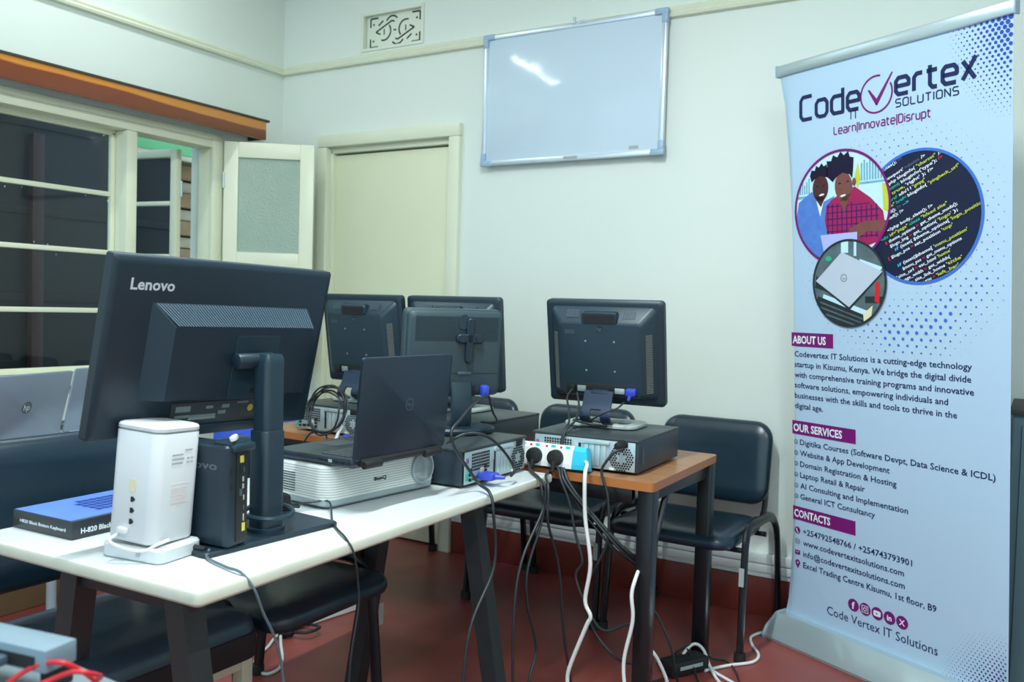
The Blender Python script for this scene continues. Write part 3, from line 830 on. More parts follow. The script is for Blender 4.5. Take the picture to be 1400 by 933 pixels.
def cream_chair():
    t = thing('padded_chair', 'bulky black padded chair on a cream frame under the near end of the white table', 'chair', (1.80, -2.325, 0.026), R(90))
    m = MB()
    m.pillow(0.50, 0.44, 0.05, [(0.02, 0.372), (0.0, 0.38), (0.0, 0.400), (0.004, 0.420), (0.02, 0.438), (0.06, 0.449), (0.12, 0.452)], n=6, Mx=T(0, -0.065, 0))
    m.build('seat', M['vinylsheen'], t, smooth=60)
    m = MB(); m.pillow(0.508, 0.448, 0.05, [(0.002, 0.335), (0, 0.337), (0.0, 0.395), (0.01, 0.402)], n=6, Mx=T(0, -0.065, 0))
    lab(m.build('seat_cover', M['blackcloth'], t, smooth=50), 'loose black cloth round the seat edge')
    m = MB()
    loops = []
    for ins, d in ((0.02, 0.0), (0.004, 0.008), (0, 0.022), (0.004, 0.042), (0.02, 0.056), (0.07, 0.064)):
        loops.append([(x, -d, z) for x, z in rrect(0.54-2*ins, 0.36-2*ins, max(0.05-ins, 0.008), 6)])
    m.stack([l[::-1] for l in loops], Mx=T(0.0, 0.225, 0.665) @ RX(R(-8)))
    m.build('backrest', M['vinyl'], t, smooth=60)
    for sx in (-1, 1):
        for y in (-0.245, 0.130):
            m = MB(); m.box(sx*0.225, y, 0.155, 0.034, 0.034, 0.362, 0.003)
            if y > 0: m.box(sx*0.225, y+0.025, 0.42, 0.034, 0.024, 0.30, 0.003)
            m.build('leg', M['creamwood'], t)
    m = MB()
    for y in (-0.245, 0.130): m.box(0, y, 0.318, 0.42, 0.024, 0.036, 0.003)
    for sx in (-1, 1): m.box(sx*0.225, -0.058, 0.318, 0.024, 0.36, 0.036, 0.003)
    m.build('seat_rail', M['creamwood'], t)
    return t
cream_chair()

def blue_chair():
    t = thing('plastic_chair', 'blue moulded plastic chair in the corner behind the left desktop computer', 'chair', (0.52, -0.68, 0), R(35))
    m = MB(); m.pillow(0.44, 0.42, 0.05, [(0.01, 0.405), (0, 0.41), (0, 0.425), (0.02, 0.432)], n=5); m.build('seat', M['blueplastic'], t)
    m = MB(); loops = []
    for ins, d in ((0.01, 0.0), (0, 0.004), (0, 0.012), (0.012, 0.018)):
        loops.append([(x, -d+0.35*x*x*-1, z) for x, z in rrect(0.44-2*ins, 0.30-2*ins, 0.05, 5)])
    m.stack([l[::-1] for l in loops], Mx=T(0, 0.235, 0.535) @ RX(R(-8))); m.build('backrest', M['blueplastic'], t)
    for sx in (-1, 1):
        for y in (-0.19, 0.19):
            MB().cyl((sx*0.21, y*1.12, 0), (sx*0.19, y, 0.41), 0.017, 0.024, n=10).build('leg', M['blueplastic'], t)
    return t
blue_chair()

# ------------------------------------------------------------------ desktop computers
def desktop_pc(label, loc, rz, w=0.355, d=0.41, h=0.108, keylock=True, power_plug=False, vga=False):
    """small-form-factor desktop lying flat; rear panel faces local -y"""
    t = thing('desktop_computer', label, 'computer', loc, rz, 'black desktop computers')
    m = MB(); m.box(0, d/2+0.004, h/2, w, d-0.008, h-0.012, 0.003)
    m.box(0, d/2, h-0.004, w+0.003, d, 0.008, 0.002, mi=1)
    for sx in (-1, 1):
        for y in (0.05, d-0.05): m.cyl((sx*(w/2-0.03), y, 0), (sx*(w/2-0.03), y, 0.006), 0.010, n=10)
    m.build('case', [M['case'], M['casetop']], t)
    MB().box(0, 0.003, h/2, w-0.016, 0.004, h-0.018, 0.001).build('rear_panel', M['panel'], t)
    z0 = 0.012; zt = h-0.012
    # honeycomb vent, upper left
    m = MB()
    cw = 0.0072
    for i in range(16):
        for j in range(6):
            x = -w/2+0.045+i*cw*1.22; z = zt-0.008-j*cw*1.18
            if x > -w/2+0.135: continue
            m.box(x, 0.0006, z, cw*0.86, 0.001, cw*0.86)
    m.build('vent_grille', M['black'], t, smooth=0)
    m = MB()
    m.box(-w/2+0.160, 0.0004, h*0.70, 0.030, 0.0012, 0.030)
    m.build('port_plate', M['slot'], t, smooth=0)
    # ports, lower left
    prt = [(-0.160, 0.030, 0.010, 0.022, 'green'), (-0.160, 0.075, 0.010, 0.014, 'purple'), (-0.144, 0.020, 0.012, 0.008, 'black'), (-0.144, 0.034, 0.012, 0.008, 'black'), (-0.144, 0.048, 0.012, 0.008, 'black'),
           (-0.122, 0.022, 0.018, 0.010, 'black'), (-0.100, 0.024, 0.014, 0.010, 'black'), (-0.082, 0.040, 0.017, 0.013, 'beige'), (-0.062, 0.022, 0.010, 0.010, 'black'), (-0.062, 0.036, 0.010, 0.009, 'black'), (-0.062, 0.050, 0.010, 0.009, 'black')]
    for x, z, a, b, c in prt:
        MB().box(x, -0.0005, z, a, 0.004, b, 0.001).build('port', M[c], t)
    MB().box(-0.013, 0.0005, h*0.49, 0.009, 0.002, h*0.62).build('open_slot', M['black'], t, smooth=0)
    for i in range(4):
        m = MB(); x = 0.008+i*0.0195
        m.box(x, -0.0005, h*0.47, 0.0165, 0.004, h*0.60, 0.0015)
        m.build('slot_cover', M['slot'], t)
    m = MB(); m.box(0.035, -0.002, h*0.84, 0.105, 0.008, 0.012, 0.002); m.build('slot_latch', M['slot'], t)
    # fan grille: hexagon of round holes round a plain hub
    m = MB()
    fx, fz = w/2-0.052, h*0.44
    for i in range(-7, 8):
        for j in range(-7, 8):
            x = (i+0.5*(j % 2))*0.0082; z = j*0.0072; rr = math.hypot(x, z)
            if 0.0155 < rr < 0.0385: m.prism(circ(fx+x, fz+z, 0.0033, 6, R(30)), 0.0, 0.0012)
    m.build('fan_grille', M['black'], t, smooth=0)
    MB().box(w/2-0.048, -0.001, h*0.86, 0.034, 0.006, 0.020, 0.003).build('power_socket', M['black'], t)
    lab(MB().box(w/2-0.082, -0.001, 0.014, 0.016, 0.003, 0.008).build('label', M['white'], t, smooth=0), 'small white label')
    m = MB(); m.box(w/2+0.0012, 0.05, h*0.52, 0.0006, 0.03, h*0.5)
    lab(m.build('side_sticker', M['label'], t, smooth=0), 'worn grey sticker on the side')
    if power_plug:
        g = MB().cyl((w/2-0.048, 0.0, h*0.86), (w/2-0.050, -0.045, h*0.84), 0.014, 0.011, n=12, bev=0.003).build('power_plug', M['black'], t)
    if vga:
        m = MB(); m.box(-0.088, -0.026, 0.026, 0.044, 0.050, 0.020, 0.006); m.cyl((-0.088, -0.048, 0.026), (-0.082, -0.075, 0.026), 0.008, 0.005, n=10)
        lab(m.build('vga_plug', M['vga'], t), 'blue video plug')
    return t
PCT = TH+0.001
desktop_pc('black desktop computer at the right end of the wood table, behind the power strip', (2.474, -1.128, PCT), R(3.0), power_plug=True)
desktop_pc('black desktop computer in the middle of the wood table, under a half hidden monitor', (1.895, -1.115, PCT), R(-1.5))
desktop_pc('black desktop computer at the left end of the wood table, behind the coil of cables', (1.375, -1.085, PCT), R(-1.0))
desktop_pc('black desktop computer at the far end of the white table, next to the projector', (2.345, -1.431, PCT), R(91.2), vga=True)

# ------------------------------------------------------------------ monitors with the square back hump
def square_monitor(label, loc, rz, tilt, w=0.405, h=0.345, neck_y=0.0, vga=True):
    """origin on the surface under the panel; back faces local -y; loc z is the surface; panel bottom at zb"""
    t = thing('monitor', label, 'monitor', loc, rz, 'square-backed monitors on the wood table')
    zb = 0.075
    P = T(0, 0, zb) @ RX(tilt)
    # bezel shell (closed slab) and hump
    m = MB()
    m.stack([[(x, y, z) for x, z in rrect(w-2*i, h-2*i, 0.014, 4)] for i, y in ((0.006, 0.024), (0.0, 0.018), (0.0, -0.004), (0.006, -0.010), (0.012, -0.011))], Mx=P @ T(0, 0, h/2))
    m.build('bezel', M['mon'], t)
    MB().box(0, 0.0245, h/2+0.006, w-0.034, 0.002, h-0.042, Mx=P).build('screen', M['screen'], t, smooth=0)
    m = MB()
    ow, oh, iw, ih = w-0.040, h-0.045, w-0.135, h-0.115
    zo, zi = h/2+0.002, h/2-0.014
    def rr(w_, h_, r_, y, zc): return [(x, y, zc+z) for x, z in rrect(w_, h_, r_, 5)]
    m.stack([rr(ow, oh, 0.02, -0.0105, zo), rr(ow-0.006, oh-0.006, 0.02, -0.016, zo), rr(iw+0.016, ih+0.016, 0.016, -0.048, zi), rr(iw+0.004, ih+0.004, 0.012, -0.0525, zi), rr(iw-0.006, ih-0.006, 0.010, -0.0535, zi)], Mx=P)
    m.build('back_housing', M['mon2'], t)
    # carrying-handle recess at the top
    g = MB().pillow(0.125, 0.040, 0.010, [(0.002, 0.0), (0, 0.004), (0, 0.026), (0.003, 0.030)], Mx=P @ T(0, -0.026, h-0.052) @ RX(R(90)), n=4).build('handle_rim', M['mon2'], t)
    MB().pillow(0.108, 0.024, 0.006, [(0, 0), (0, 0.0012)], Mx=P @ T(0, -0.0561, h-0.053) @ RX(R(90)), n=4).build('handle_opening', M['black'], t)
    # ribbed vents on the chamfers
    for sx in (-1, 1):
        m = MB()
        n_ = 34
        xo, xi, yo, yi = ow/2-0.003, iw/2+0.008, -0.016, -0.048
        for k in range(n_):
            z = 0.055+k*0.0058
            fa, fb = 0.30, 0.78
            pa = (sx*(xo+(xi-xo)*fa), yo+(yi-yo)*fa); pb = (sx*(xo+(xi-xo)*fb), yo+(yi-yo)*fb)
            mid = ((pa[0]+pb[0])/2, (pa[1]+pb[1])/2); L = math.hypot(pb[0]-pa[0], pb[1]-pa[1])
            m.box(0, 0, 0, L, 0.002, 0.0026, Mx=P @ T(mid[0], mid[1]-0.0012, z) @ RZ(math.atan2(pb[1]-pa[1], pb[0]-pa[0])))
        m.build('side_vent', M['siderib'], t, smooth=0)
    for sx in (-1, 1):
        m = MB()
        for k in range(9):
            m.box(0, 0, 0, 0.0024, 0.002, 0.028, Mx=P @ T(sx*(0.078+k*0.005), -0.0335, h-0.0415) @ RX(R(-37)))
        m.build('top_vent', M['rib'], t, smooth=0)
    # connector bay with sockets
    bz = 0.066
    MB().box(0, -0.0535, bz-0.004, iw-0.030, 0.003, 0.036, 0.001, Mx=P).build('connector_bay', M['black'], t)
    m = MB(); m.box(-0.068, -0.057, bz-0.004, 0.030, 0.004, 0.020, 0.001, Mx=P); lab(m.build('power_inlet_label', M['labelpale'], t), 'pale socket plate')
    m = MB(); m.box(-0.098, -0.060, bz-0.002, 0.014, 0.012, 0.022, 0.003, Mx=P); m.build('power_plug', M['black'], t)
    m = MB(); m.box(0.066, -0.057, bz-0.006, 0.034, 0.004, 0.018, 0.001, Mx=P); m.build('video_socket', M['slot'], t)
    if vga:
        m = MB(); m.box(0.108, -0.066, bz-0.004, 0.034, 0.026, 0.022, 0.004, Mx=P); m.cyl((0.108, -0.078, bz-0.012), (0.104, -0.084, bz-0.028), 0.006, 0.0045, n=10, Mx=P)
        lab(m.build('vga_plug', M['vga'], t), 'blue video plug')
    # round emblem, mounting holes, stickers
    m = MB(); m.ring(0, h-0.088, 0.0, 0.013, -0.0541, Mx=P); m.build('emblem', M['mon'], t, smooth=0)
    m = MB(); m.text('hp', 0, h-0.094, cap=0.014, y=-0.0545, Mx=P, align='c'); m.build('emblem_lettering', M['dimlet'], t, smooth=0)
    m = MB()
    for sx in (-1, 1):
        for dz in (0.050, -0.050): m.ring(sx*0.050, h/2-0.002+dz, 0.0, 0.0035, -0.0541, Mx=P)
    m.build('mounting_hole', M['labelpale'], t, smooth=0)
    m = MB(); m.box(-0.105, -0.0538, h-0.100, 0.036, 0.0006, 0.014, Mx=P); m.build('faded_label', M['label'], t, smooth=0)
    # stand: bent neck with a cable hole, on an open base plate
    m = MB()
    m.box(0, -0.066, 0.052, 0.060, 0.030, 0.022, 0.006, Mx=P)
    m.build('hinge', M['monblue'], t)
    prof = [(-0.082, zb+0.046), (-0.100, zb+0.000), (-0.118, zb-0.030), (-0.112, 0.030), (-0.085, 0.012)]
    pc = catmull([(0, y, z) for y, z in prof], 5)
    m = MB()
    def strip(xa, xb, seg):
        for p, q in zip(seg[:-1], seg[1:]):
            d = (q-p).normalized(); nrm = Vector((0, -d.z, d.y))*0.004
            lo = [(xa, *(p-nrm).yz), (xb, *(p-nrm).yz), (xb, *(p+nrm).yz), (xa, *(p+nrm).yz)]
            hi = [(xa, *(q-nrm).yz), (xb, *(q-nrm).yz), (xb, *(q+nrm).yz), (xa, *(q+nrm).yz)]
            m.stack([lo, hi])
    k = len(pc)
    strip(-0.050, 0.050, pc[:k//3+1]); strip(-0.053, -0.018, pc[k//3:]); strip(0.018, 0.053, pc[k//3:])
    m.build('neck', M['monblue'], t, smooth=50)
    m = MB()
    oo = rrect(0.255, 0.190, 0.045, 6); ii = rrect(0.175, 0.105, 0.030, 6)
    def loop(o_, z, dy=0): return [(x, y+dy, z) for x, y in o_]
    m.stack([loop(ii, 0.002, 0.0), loop(oo, 0.002), loop(oo, 0.009), loop(rrect(0.249, 0.184, 0.042, 6), 0.0125), loop(rrect(0.185, 0.115, 0.032, 6), 0.0125), loop(ii, 0.006), loop(ii, 0.002)], cap=False)
    m.box(0, -0.070, 0.008, 0.120, 0.050, 0.010, 0.003)
    m.build('base', M['monbase'], t)
    return t
ST = TH+0.111
square_monitor('square-backed dark monitor on the rightmost desktop computer, nearest the banner', (2.425, -0.855, ST), R(5), R(11), w=0.412, h=0.355)
square_monitor('square-backed dark monitor mostly hidden behind the monitor with the cross-shaped clip', (1.790, -0.835, ST), R(2), R(7), w=0.412, h=0.352)
square_monitor('square-backed dark monitor over the coil of cables, left of the open black laptop', (1.385, -0.865, ST), R(-2), R(9), w=0.412, h=0.352)

def clip_monitor():
    """older monitor with ribbed back and a cross-shaped clip"""
    t = thing('monitor', 'worn grey monitor with a cross-shaped clip on its back, standing behind the black laptop', 'monitor', (2.13, -1.365, ST), R(56))
    w, h, zb = 0.318, 0.268, 0.112
    P = T(0, 0.0, zb) @ RX(R(5))
    m = MB()
    m.stack([[(x, y, z) for x, z in rrect(w-2*i, h-2*i, 0.016, 4)] for i, y in ((0.005, 0.030), (0.0, 0.026), (0.0, 0.004), (0.005, 0.0), (0.006, -0.018), (0.012, -0.024), (0.02, -0.026))], Mx=P @ T(0, 0, h/2))
    m.build('back_housing', M['mon3'], t)
    MB().box(0, 0.0305, h/2, w-0.03, 0.002, h-0.03, Mx=P).build('screen', M['screen'], t, smooth=0)
    m = MB()
    for k in range(12): m.box(0, -0.0265, h-0.022-k*0.0062, w-0.05, 0.002, 0.0026, Mx=P)
    m.build('vent_rib', M['mon2'], t, smooth=0)
    m = MB(); m.box(0, -0.0262, h/2-0.06, w-0.04, 0.001, 0.002, Mx=P); m.build('seam', M['black'], t, smooth=0)
    def rot_pillow(w_, d_, cx, cz, rr_, mi=0): m.pillow(w_, d_, rr_, [(0.002, 0), (0, 0.003), (0, 0.010), (0.003, 0.014)], Mx=P @ T(cx, -0.025, cz) @ RX(R(90)), n=5, mi=mi)
    m = MB()
    cx, cz = 0.040, h/2+0.048
    rot_pillow(0.024, 0.138, cx, cz-0.006, 0.011); rot_pillow(0.088, 0.028, cx, cz, 0.013)
    for sx in (-1, 1): m.cyl((cx+sx*0.028, -0.024, cz), (cx+sx*0.028, -0.042, cz), 0.013, 0.011, n=14, Mx=P)
    m.build('cross_clip', M['mon'], t)
    m = MB(); m.pillow(0.030, 0.050, 0.014, [(0.001, 0), (0, 0.002), (0.002, 0.005)], Mx=P @ T(cx-0.022, -0.025, cz+0.050) @ RX(R(90)), n=5)
    m.build('round_badge', M['mon2'], t)
    m = MB(); m.box(0.03, -0.0275, 0.075, 0.045, 0.002, 0.009, 0.002, Mx=P); m.build('embossed_badge', M['rib'], t)
    m = MB(); m.box(-0.02, -0.0265, 0.020, w-0.14, 0.004, 0.034, 0.002, Mx=P); m.build('connector_bay', M['black'], t)
    m = MB(); m.box(0.095, -0.040, 0.022, 0.024, 0.026, 0.034, 0.005, Mx=P); lab(m.build('vga_plug', M['vga'], t), 'blue video plug')
    m = MB()
    L = []
    for (y, z, ww, dd) in ((-0.028, zb+0.045, 0.070, 0.022), (-0.040, zb-0.01, 0.066, 0.022), (-0.040, 0.045, 0.064, 0.024), (-0.020, 0.016, 0.074, 0.032)):
        L.append([(x+0.02, y+q, z) for x, q in rrect(ww, dd, 0.007, 3)])
    m.stack(L); m.build('neck', M['mon2'], t)
    m = MB()
    m.stack([[(0.02+0.125*s_*math.cos(a), 0.090*s_*math.sin(a), z) for a in [2*math.pi*k/40 for k in range(40)]] for s_, z in ((0.97, 0.001), (1.0, 0.005), (1.0, 0.013), (0.94, 0.019), (0.5, 0.022))])
    m.build('base', M['mon'], t)
    return t
clip_monitor()

# ------------------------------------------------------------------ large black monitor in front
def big_monitor():
    t = thing('large_monitor', 'large black monitor seen from behind on the white table, pale lettering in its upper corner', 'monitor', (2.225, -2.265, TH), R(86))
    # local frame: back faces -y (towards +x in the room); x runs along the panel
    w, h = 0.560, 0.362
    P = T(-0.058, 0.064, 0.221) @ RZ(R(2.5)) @ RX(R(12)) @ RY(R(0.8))
    m = MB()
    m.stack([[(x, y, z) for x, z in rrect(w-2*i, h-2*i, 0.006, 3)] for i, y in ((0.002, 0.016), (0.0, 0.014), (0.0, -0.006), (0.003, -0.010), (0.012, -0.013))], Mx=P @ T(0, 0, h/2))
    m.build('panel', M['mon'], t)
    MB().box(0, 0.0165, h/2+0.004, w-0.014, 0.001, h-0.026, Mx=P).build('screen', M['screen'], t, smooth=0)
    # raised electronics hump with ribbed top slope
    x0, x1, z0, z1 = -0.186, 0.216, 0.082, 0.268
    yo, yi = -0.0125, -0.052
    A = [(x0-0.002, yo, z0-0.004), (x1+0.002, yo, z0-0.004), (x1+0.002, yo, z1+0.008), (x0-0.002, yo, z1+0.008)]
    Bq = [(x0+0.030, yi, z0+0.004), (x1-0.004, yi, z0+0.004), (x1-0.004, yi, z1-0.034), (x0+0.030, yi, z1-0.034)]
    m = MB(); m.stack([A, Bq], Mx=P); m.build('back_hump', M['mon'], t, smooth=0)
    m = MB()
    n_ = 56
    for k in range(n_):
        f = (k+0.5)/n_
        xa = x0+0.004+(x1-x0-0.008)*f; xb = x0+0.034+(x1-x0-0.042)*f
        p = Vector((xa, yo-0.002, z1+0.005)); q = Vector((xb, yi-0.001, z1-0.031))
        nn = Vector((0, -0.68, 0.73))*0.0012
        m.stack([[tuple(p+nn+Vector((-0.0019, 0, 0))), tuple(p+nn+Vector((0.0019, 0, 0))), tuple(p-nn+Vector((0.0019, 0, 0))), tuple(p-nn+Vector((-0.0019, 0, 0)))],
                 [tuple(q+nn+Vector((-0.0019, 0, 0))), tuple(q+nn+Vector((0.0019, 0, 0))), tuple(q-nn+Vector((0.0019, 0, 0))), tuple(q-nn+Vector((-0.0019, 0, 0)))]], Mx=P)
    m.build('vent_ribs', M['rib'], t, smooth=0)
    m = MB(); m.text('Lenovo', -0.240, h-0.064, w=0.096, cap=0.0225, y=-0.0137, bold=0.022, Mx=P); m.build('lettering', M['greylet'], t, smooth=0)
    # hub plate and ring
    m = MB(); m.box(0.055, yi-0.0008, 0.150, 0.118, 0.002, 0.138, 0.001, Mx=P); m.ring(0.055, 0.165, 0.046, 0.048, yi-0.0022, Mx=P); m.build('hub_plate', M['mon2'], t, smooth=0)
    m = MB(); m.box(0.062, yi-0.002, 0.098, 0.016, 0.002, 0.009, Mx=P); m.build('release_button', M['black'], t, smooth=0)
    # spec labels under the hump
    m = MB(); m.box(0.005, -0.0138, 0.046, 0.225, 0.001, 0.040, Mx=P); m.build('spec_label', M['label'], t, smooth=0)
    m = MB()
    for x, z, a, b in ((-0.078, 0.053, 0.036, 0.012), (-0.078, 0.037, 0.036, 0.006), (-0.028, 0.034, 0.068, 0.010), (0.022, 0.041, 0.020, 0.008), (-0.012, 0.054, 0.018, 0.006), (0.030, 0.054, 0.020, 0.008), (0.075, 0.060, 0.03, 0.004)):
        m.box(x, -0.0146, z, a, 0.0008, b, Mx=P)
    m.build('label_print', M['labelpale'], t, smooth=0)
    m = MB(); m.ring(0.098, 0.046, 0.0, 0.008, -0.0152, Mx=P); lab(m.build('yellow_sticker', M['yellow'], t, smooth=0), 'yellow sticker')
    m = MB(); m.box(0.02, -0.012, 0.006, 0.20, 0.010, 0.022, 0.002, Mx=P); m.build('connector_bay', M['mon2'], t)
    # stand
    m = MB()
    m.cyl((-0.062, -0.038, 0.372), (0.034, -0.038, 0.372), 0.016, n=20, bev=0.004)
    m.box(-0.022, -0.016, 0.372, 0.040, 0.040, 0.030, 0.006)
    m.build('tilt_hinge', M['mon'], t)
    m = MB()
    m.pillow(0.052, 0.048, 0.012, [(0, 0.200), (0, 0.368), (0.002, 0.380), (0.006, 0.386)], n=5, Mx=T(0.010, -0.056, 0))
    m.build('upper_column', M['mon2'], t)
    m = MB(); m.pillow(0.060, 0.056, 0.016, [(0, 0.010), (0, 0.222), (0.002, 0.225)], n=6, Mx=T(0.008, -0.056, 0)); m.build('lower_column', M['mon'], t)
    m = MB(); m.pillow(0.350, 0.205, 0.012, [(0.002, 0.0005), (0, 0.002), (0, 0.008), (0.003, 0.011)], n=4, Mx=T(-0.012, -0.015, 0)); m.cyl((0.008, -0.056, 0.010), (0.008, -0.056, 0.020), 0.040, n=24)
    m.build('base_plate', M['mon'], t)
    m = MB(); m.tube([(0.008-0.052, -0.050, 0.050), (0.008-0.03, -0.100, 0.046), (0.03, -0.106, 0.046), (0.060, -0.075, 0.052), (0.05, -0.025, 0.056), (0.0, -0.015, 0.055)], 0.005, closed=True, n=6)
    m.build('cable_clip_ring', M['mon2'], t)
    return t
big_monitor()

def mini_pc():
    t = thing('mini_computer', 'small black upright computer box in a clear holder between the router and the monitor stand', 'computer', (2.249, -2.392, TH+0.0125), R(4))
    # stands upright: thin along y, wide along x; port side faces +x
    m = MB(); m.pillow(0.172, 0.062, 0.012, [(0.004, 0.0), (0, 0.004), (0, 0.196), (0.004, 0.2)], n=4); m.build('holder', M['mon'], t)
    m = MB(); m.box(0.0868, 0.008, 0.098, 0.003, 0.030, 0.178, 0.001); m.build('port_panel', M['black'], t)
    for y, z, a, b, c in ((0.006, 0.172, 0.014, 0.014, 'yellow'), (0.006, 0.148, 0.012, 0.012, 'black'), (0.010, 0.132, 0.006, 0.010, 'slot'), (0.010, 0.118, 0.006, 0.010, 'slot'), (0.004, 0.106, 0.010, 0.014, 'rib'), (0.012, 0.150, 0.004, 0.012, 'rib'), (0.012, 0.095, 0.004, 0.010, 'beige'), (0.012, 0.075, 0.004, 0.010, 'rib'), (0.012, 0.055, 0.004, 0.014, 'beige')):
        MB().box(0.0884, y, z, 0.002, a*0.7, b, 0.0006).build('port', M[c], t)
    m = MB(); m.box(0.0886, 0.012, 0.036, 0.0015, 0.008, 0.016); lab(m.build('yellow_tag', M['yellow'], t, smooth=0), 'yellow tag')
    for z in (0.150, 0.118):
        MB().box(0.0866, -0.018, z, 0.002, 0.008, 0.012, 0.0006).build('port', M['black'], t)
    m = MB(); m.box(0.088, 0.008, 0.196, 0.020, 0.056, 0.016, 0.005); m.box(0.062, 0.0, 0.203, 0.05, 0.040, 0.010, 0.003); m.build('holder_latch', M['mon2'], t)
    m = MB(); m.text('lenovo', -0.05, 0.152, w=0.110, cap=0.016, y=-0.0316, bold=0.02); m.build('lettering', M['dimlet'], t, smooth=0)
    m = MB(); m.pillow(0.012, 0.034, 0.004, [(0.001, 0), (0, 0.002), (0, 0.008), (0.002, 0.010)], Mx=T(0.080, -0.006, 0.210) @ RZ(R(35)) @ RY(R(-18)), n=3)
    lab(m.build('paper_tag', M['white'], t), 'white paper tag')
    return t
mini_pc()

def router():
    t = thing('router', 'white upright internet router with grey print and round ports, standing on a white power unit', 'router', (2.214, -2.494, TH+0.0345), R(8), None)
    t.rotation_euler = (Matrix.Rotation(R(3.5), 4, Vector((-0.75, 0.66, 0))) @ RZ(R(8))).to_euler()
    m = MB(); A = 0.116
    m.pillow(A, A, 0.022, [(0.004, 0.0), (0.001, 0.003), (0, 0.008), (0, 0.208), (0.001, 0.2095)], n=7); m.build('body', M['router'], t)
    m = MB(); m.pillow(A, A, 0.022, [(0.0035, 0.2090), (0.0035, 0.2125)], n=7); m.build('seam', M['routergap'], t)
    m = MB(); m.pillow(A, A, 0.022, [(0.001, 0.2122), (0, 0.2135), (0, 0.219), (0.003, 0.2225), (0.010, 0.2245)], n=7); m.build('lid', M['router'], t)
    y = -A/2-0.0006
    for z in (0.082, 0.061, 0.040):
        m = MB(); m.box(0.004, y, z, 0.007, 0.0016, 0.010, 0.0015); m.box(0.0085, y, z, 0.004, 0.0016, 0.005, 0.001); m.build('port', M['black'], t)
    m = MB(); m.pillow(0.017, 0.024, 0.005, [(0, 0), (0, 0.0006)], Mx=T(0.003, y+0.0004, 0.108) @ RX(R(90))); lab(m.build('sticker', M['paleyellow'], t, smooth=0), 'faded yellow sticker')
    m = MB(); m.box(-0.010, y-0.004, 0.022, 0.022, 0.010, 0.012, 0.003); m.build('power_plug', M['white'], t)
    # printed side (+x): lines of small print
    Q = T(A/2+0.0006, 0, 0) @ RZ(R(90))
    m = MB()
    for z in (0.168, 0.160, 0.152):
        x = -0.022
        while x < 0.006:
            a = random.uniform(0.002, 0.006); m.box(x+a/2, 0, z, a, 0.0006, 0.0030, Mx=Q); x += a+0.0010
    for x, z, a in ((0.020, 0.176, 0.020), (0.020, 0.160, 0.008), (0.030, 0.160, 0.006), (0.020, 0.152, 0.008), (0.030, 0.152, 0.006)):
        m.box(x, 0, z, a, 0.0006, 0.0022, Mx=Q)
    m.build('small_print', M['print'], t, smooth=0)
    m = MB()
    m.box(0.004, 0.0002, 0.073, 0.050, 0.0006, 0.0008, Mx=Q); m.box(0.004, 0.0002, 0.112, 0.050, 0.0006, 0.0008, Mx=Q)
    for k in range(7):
        z = 0.104-k*0.0048
        x = -0.018
        while x < 0.022:
            a = random.uniform(0.002, 0.006); m.box(x+a/2, 0, z, a, 0.0006, 0.0016, Mx=Q); x += a+0.001
    m.build('pink_print', M['printred'], t, smooth=0)
    return t
router()

def power_unit():
    t = thing('power_unit', 'flat white back-up power unit under the upright router', 'power unit', (2.216, -2.492, TH+0.001), R(8))
    m = MB(); m.pillow(0.150, 0.112, 0.016, [(0.003, 0.0), (0, 0.003), (0, 0.024), (0.003, 0.028)], n=5); m.build('body', M['router'], t)
    m = MB(); m.box(0.02, -0.0592, 0.014, 0.002, 0.001, 0.008); m.box(0.026, -0.0592, 0.014, 0.002, 0.001, 0.008); m.build('indicator_slot', M['print'], t, smooth=0)
    m = MB(); m.cyl((0.074, 0.034, 0.014), (0.099, 0.036, 0.013), 0.006, 0.004, n=10); m.build('cable_plug', M['cable'], t)
    return t
power_unit()
tag(MB().tube([(2.200, -2.556, 0.772), (2.206, -2.578, 0.764), (2.232, -2.566, 0.752), (2.262, -2.545, 0.7475), (2.278, -2.528, 0.758), (2.286, -2.508, 0.764)], 0.0032, n=8).build('power_lead', M['cablewhite']), 'short white lead looping from the router to its power unit', 'cable')

def keyboard_box():
    t = thing('keyboard_box', 'flat blue and black keyboard carton on the white table corner', 'box', (1.906, -2.305, TH+0.001), R(92.5))
    L, D, H = 0.455, 0.195, 0.038
    MB().box(0, 0, H/2, L, D, H, 0.002).build('carton', M['boxblack'], t)
    MB().box(0, 0.002, H+0.0004, L-0.004, D-0.010, 0.0006).build('lid_print', M['boxblue'], t, smooth=0)
    m = MB()
    for j in range(5):
        for i in range(18):
            if (i*7+j*3) % 11 == 0: continue
            m.box(-0.125+i*0.0162, 0.045-j*0.022, H+0.001, 0.0125, 0.016, 0.0005)
    m.build('printed_keys', M['boxkeys'], t, smooth=0)
    m = MB(); m.text('H-820 Black', -L/2+0.020, 0.010, w=0.074, cap=0.0108, y=-D/2-0.0006, bold=0.03); m.text('Slim', -L/2+0.092, 0.0285, cap=0.006, y=-D/2-0.0006, bold=0.02)
    m.build('lettering', M['whiteprint'], t, smooth=0)
    m = MB(); m.text('H820 Black Button Keyboard', -0.072, 0.015, w=0.150, cap=0.007, y=-L/2-0.0006, bold=0.02, Mx=RZ(R(-90)))
    m.build('side_lettering', M['whiteprint'], t, smooth=0)
    return t
keyboard_box()

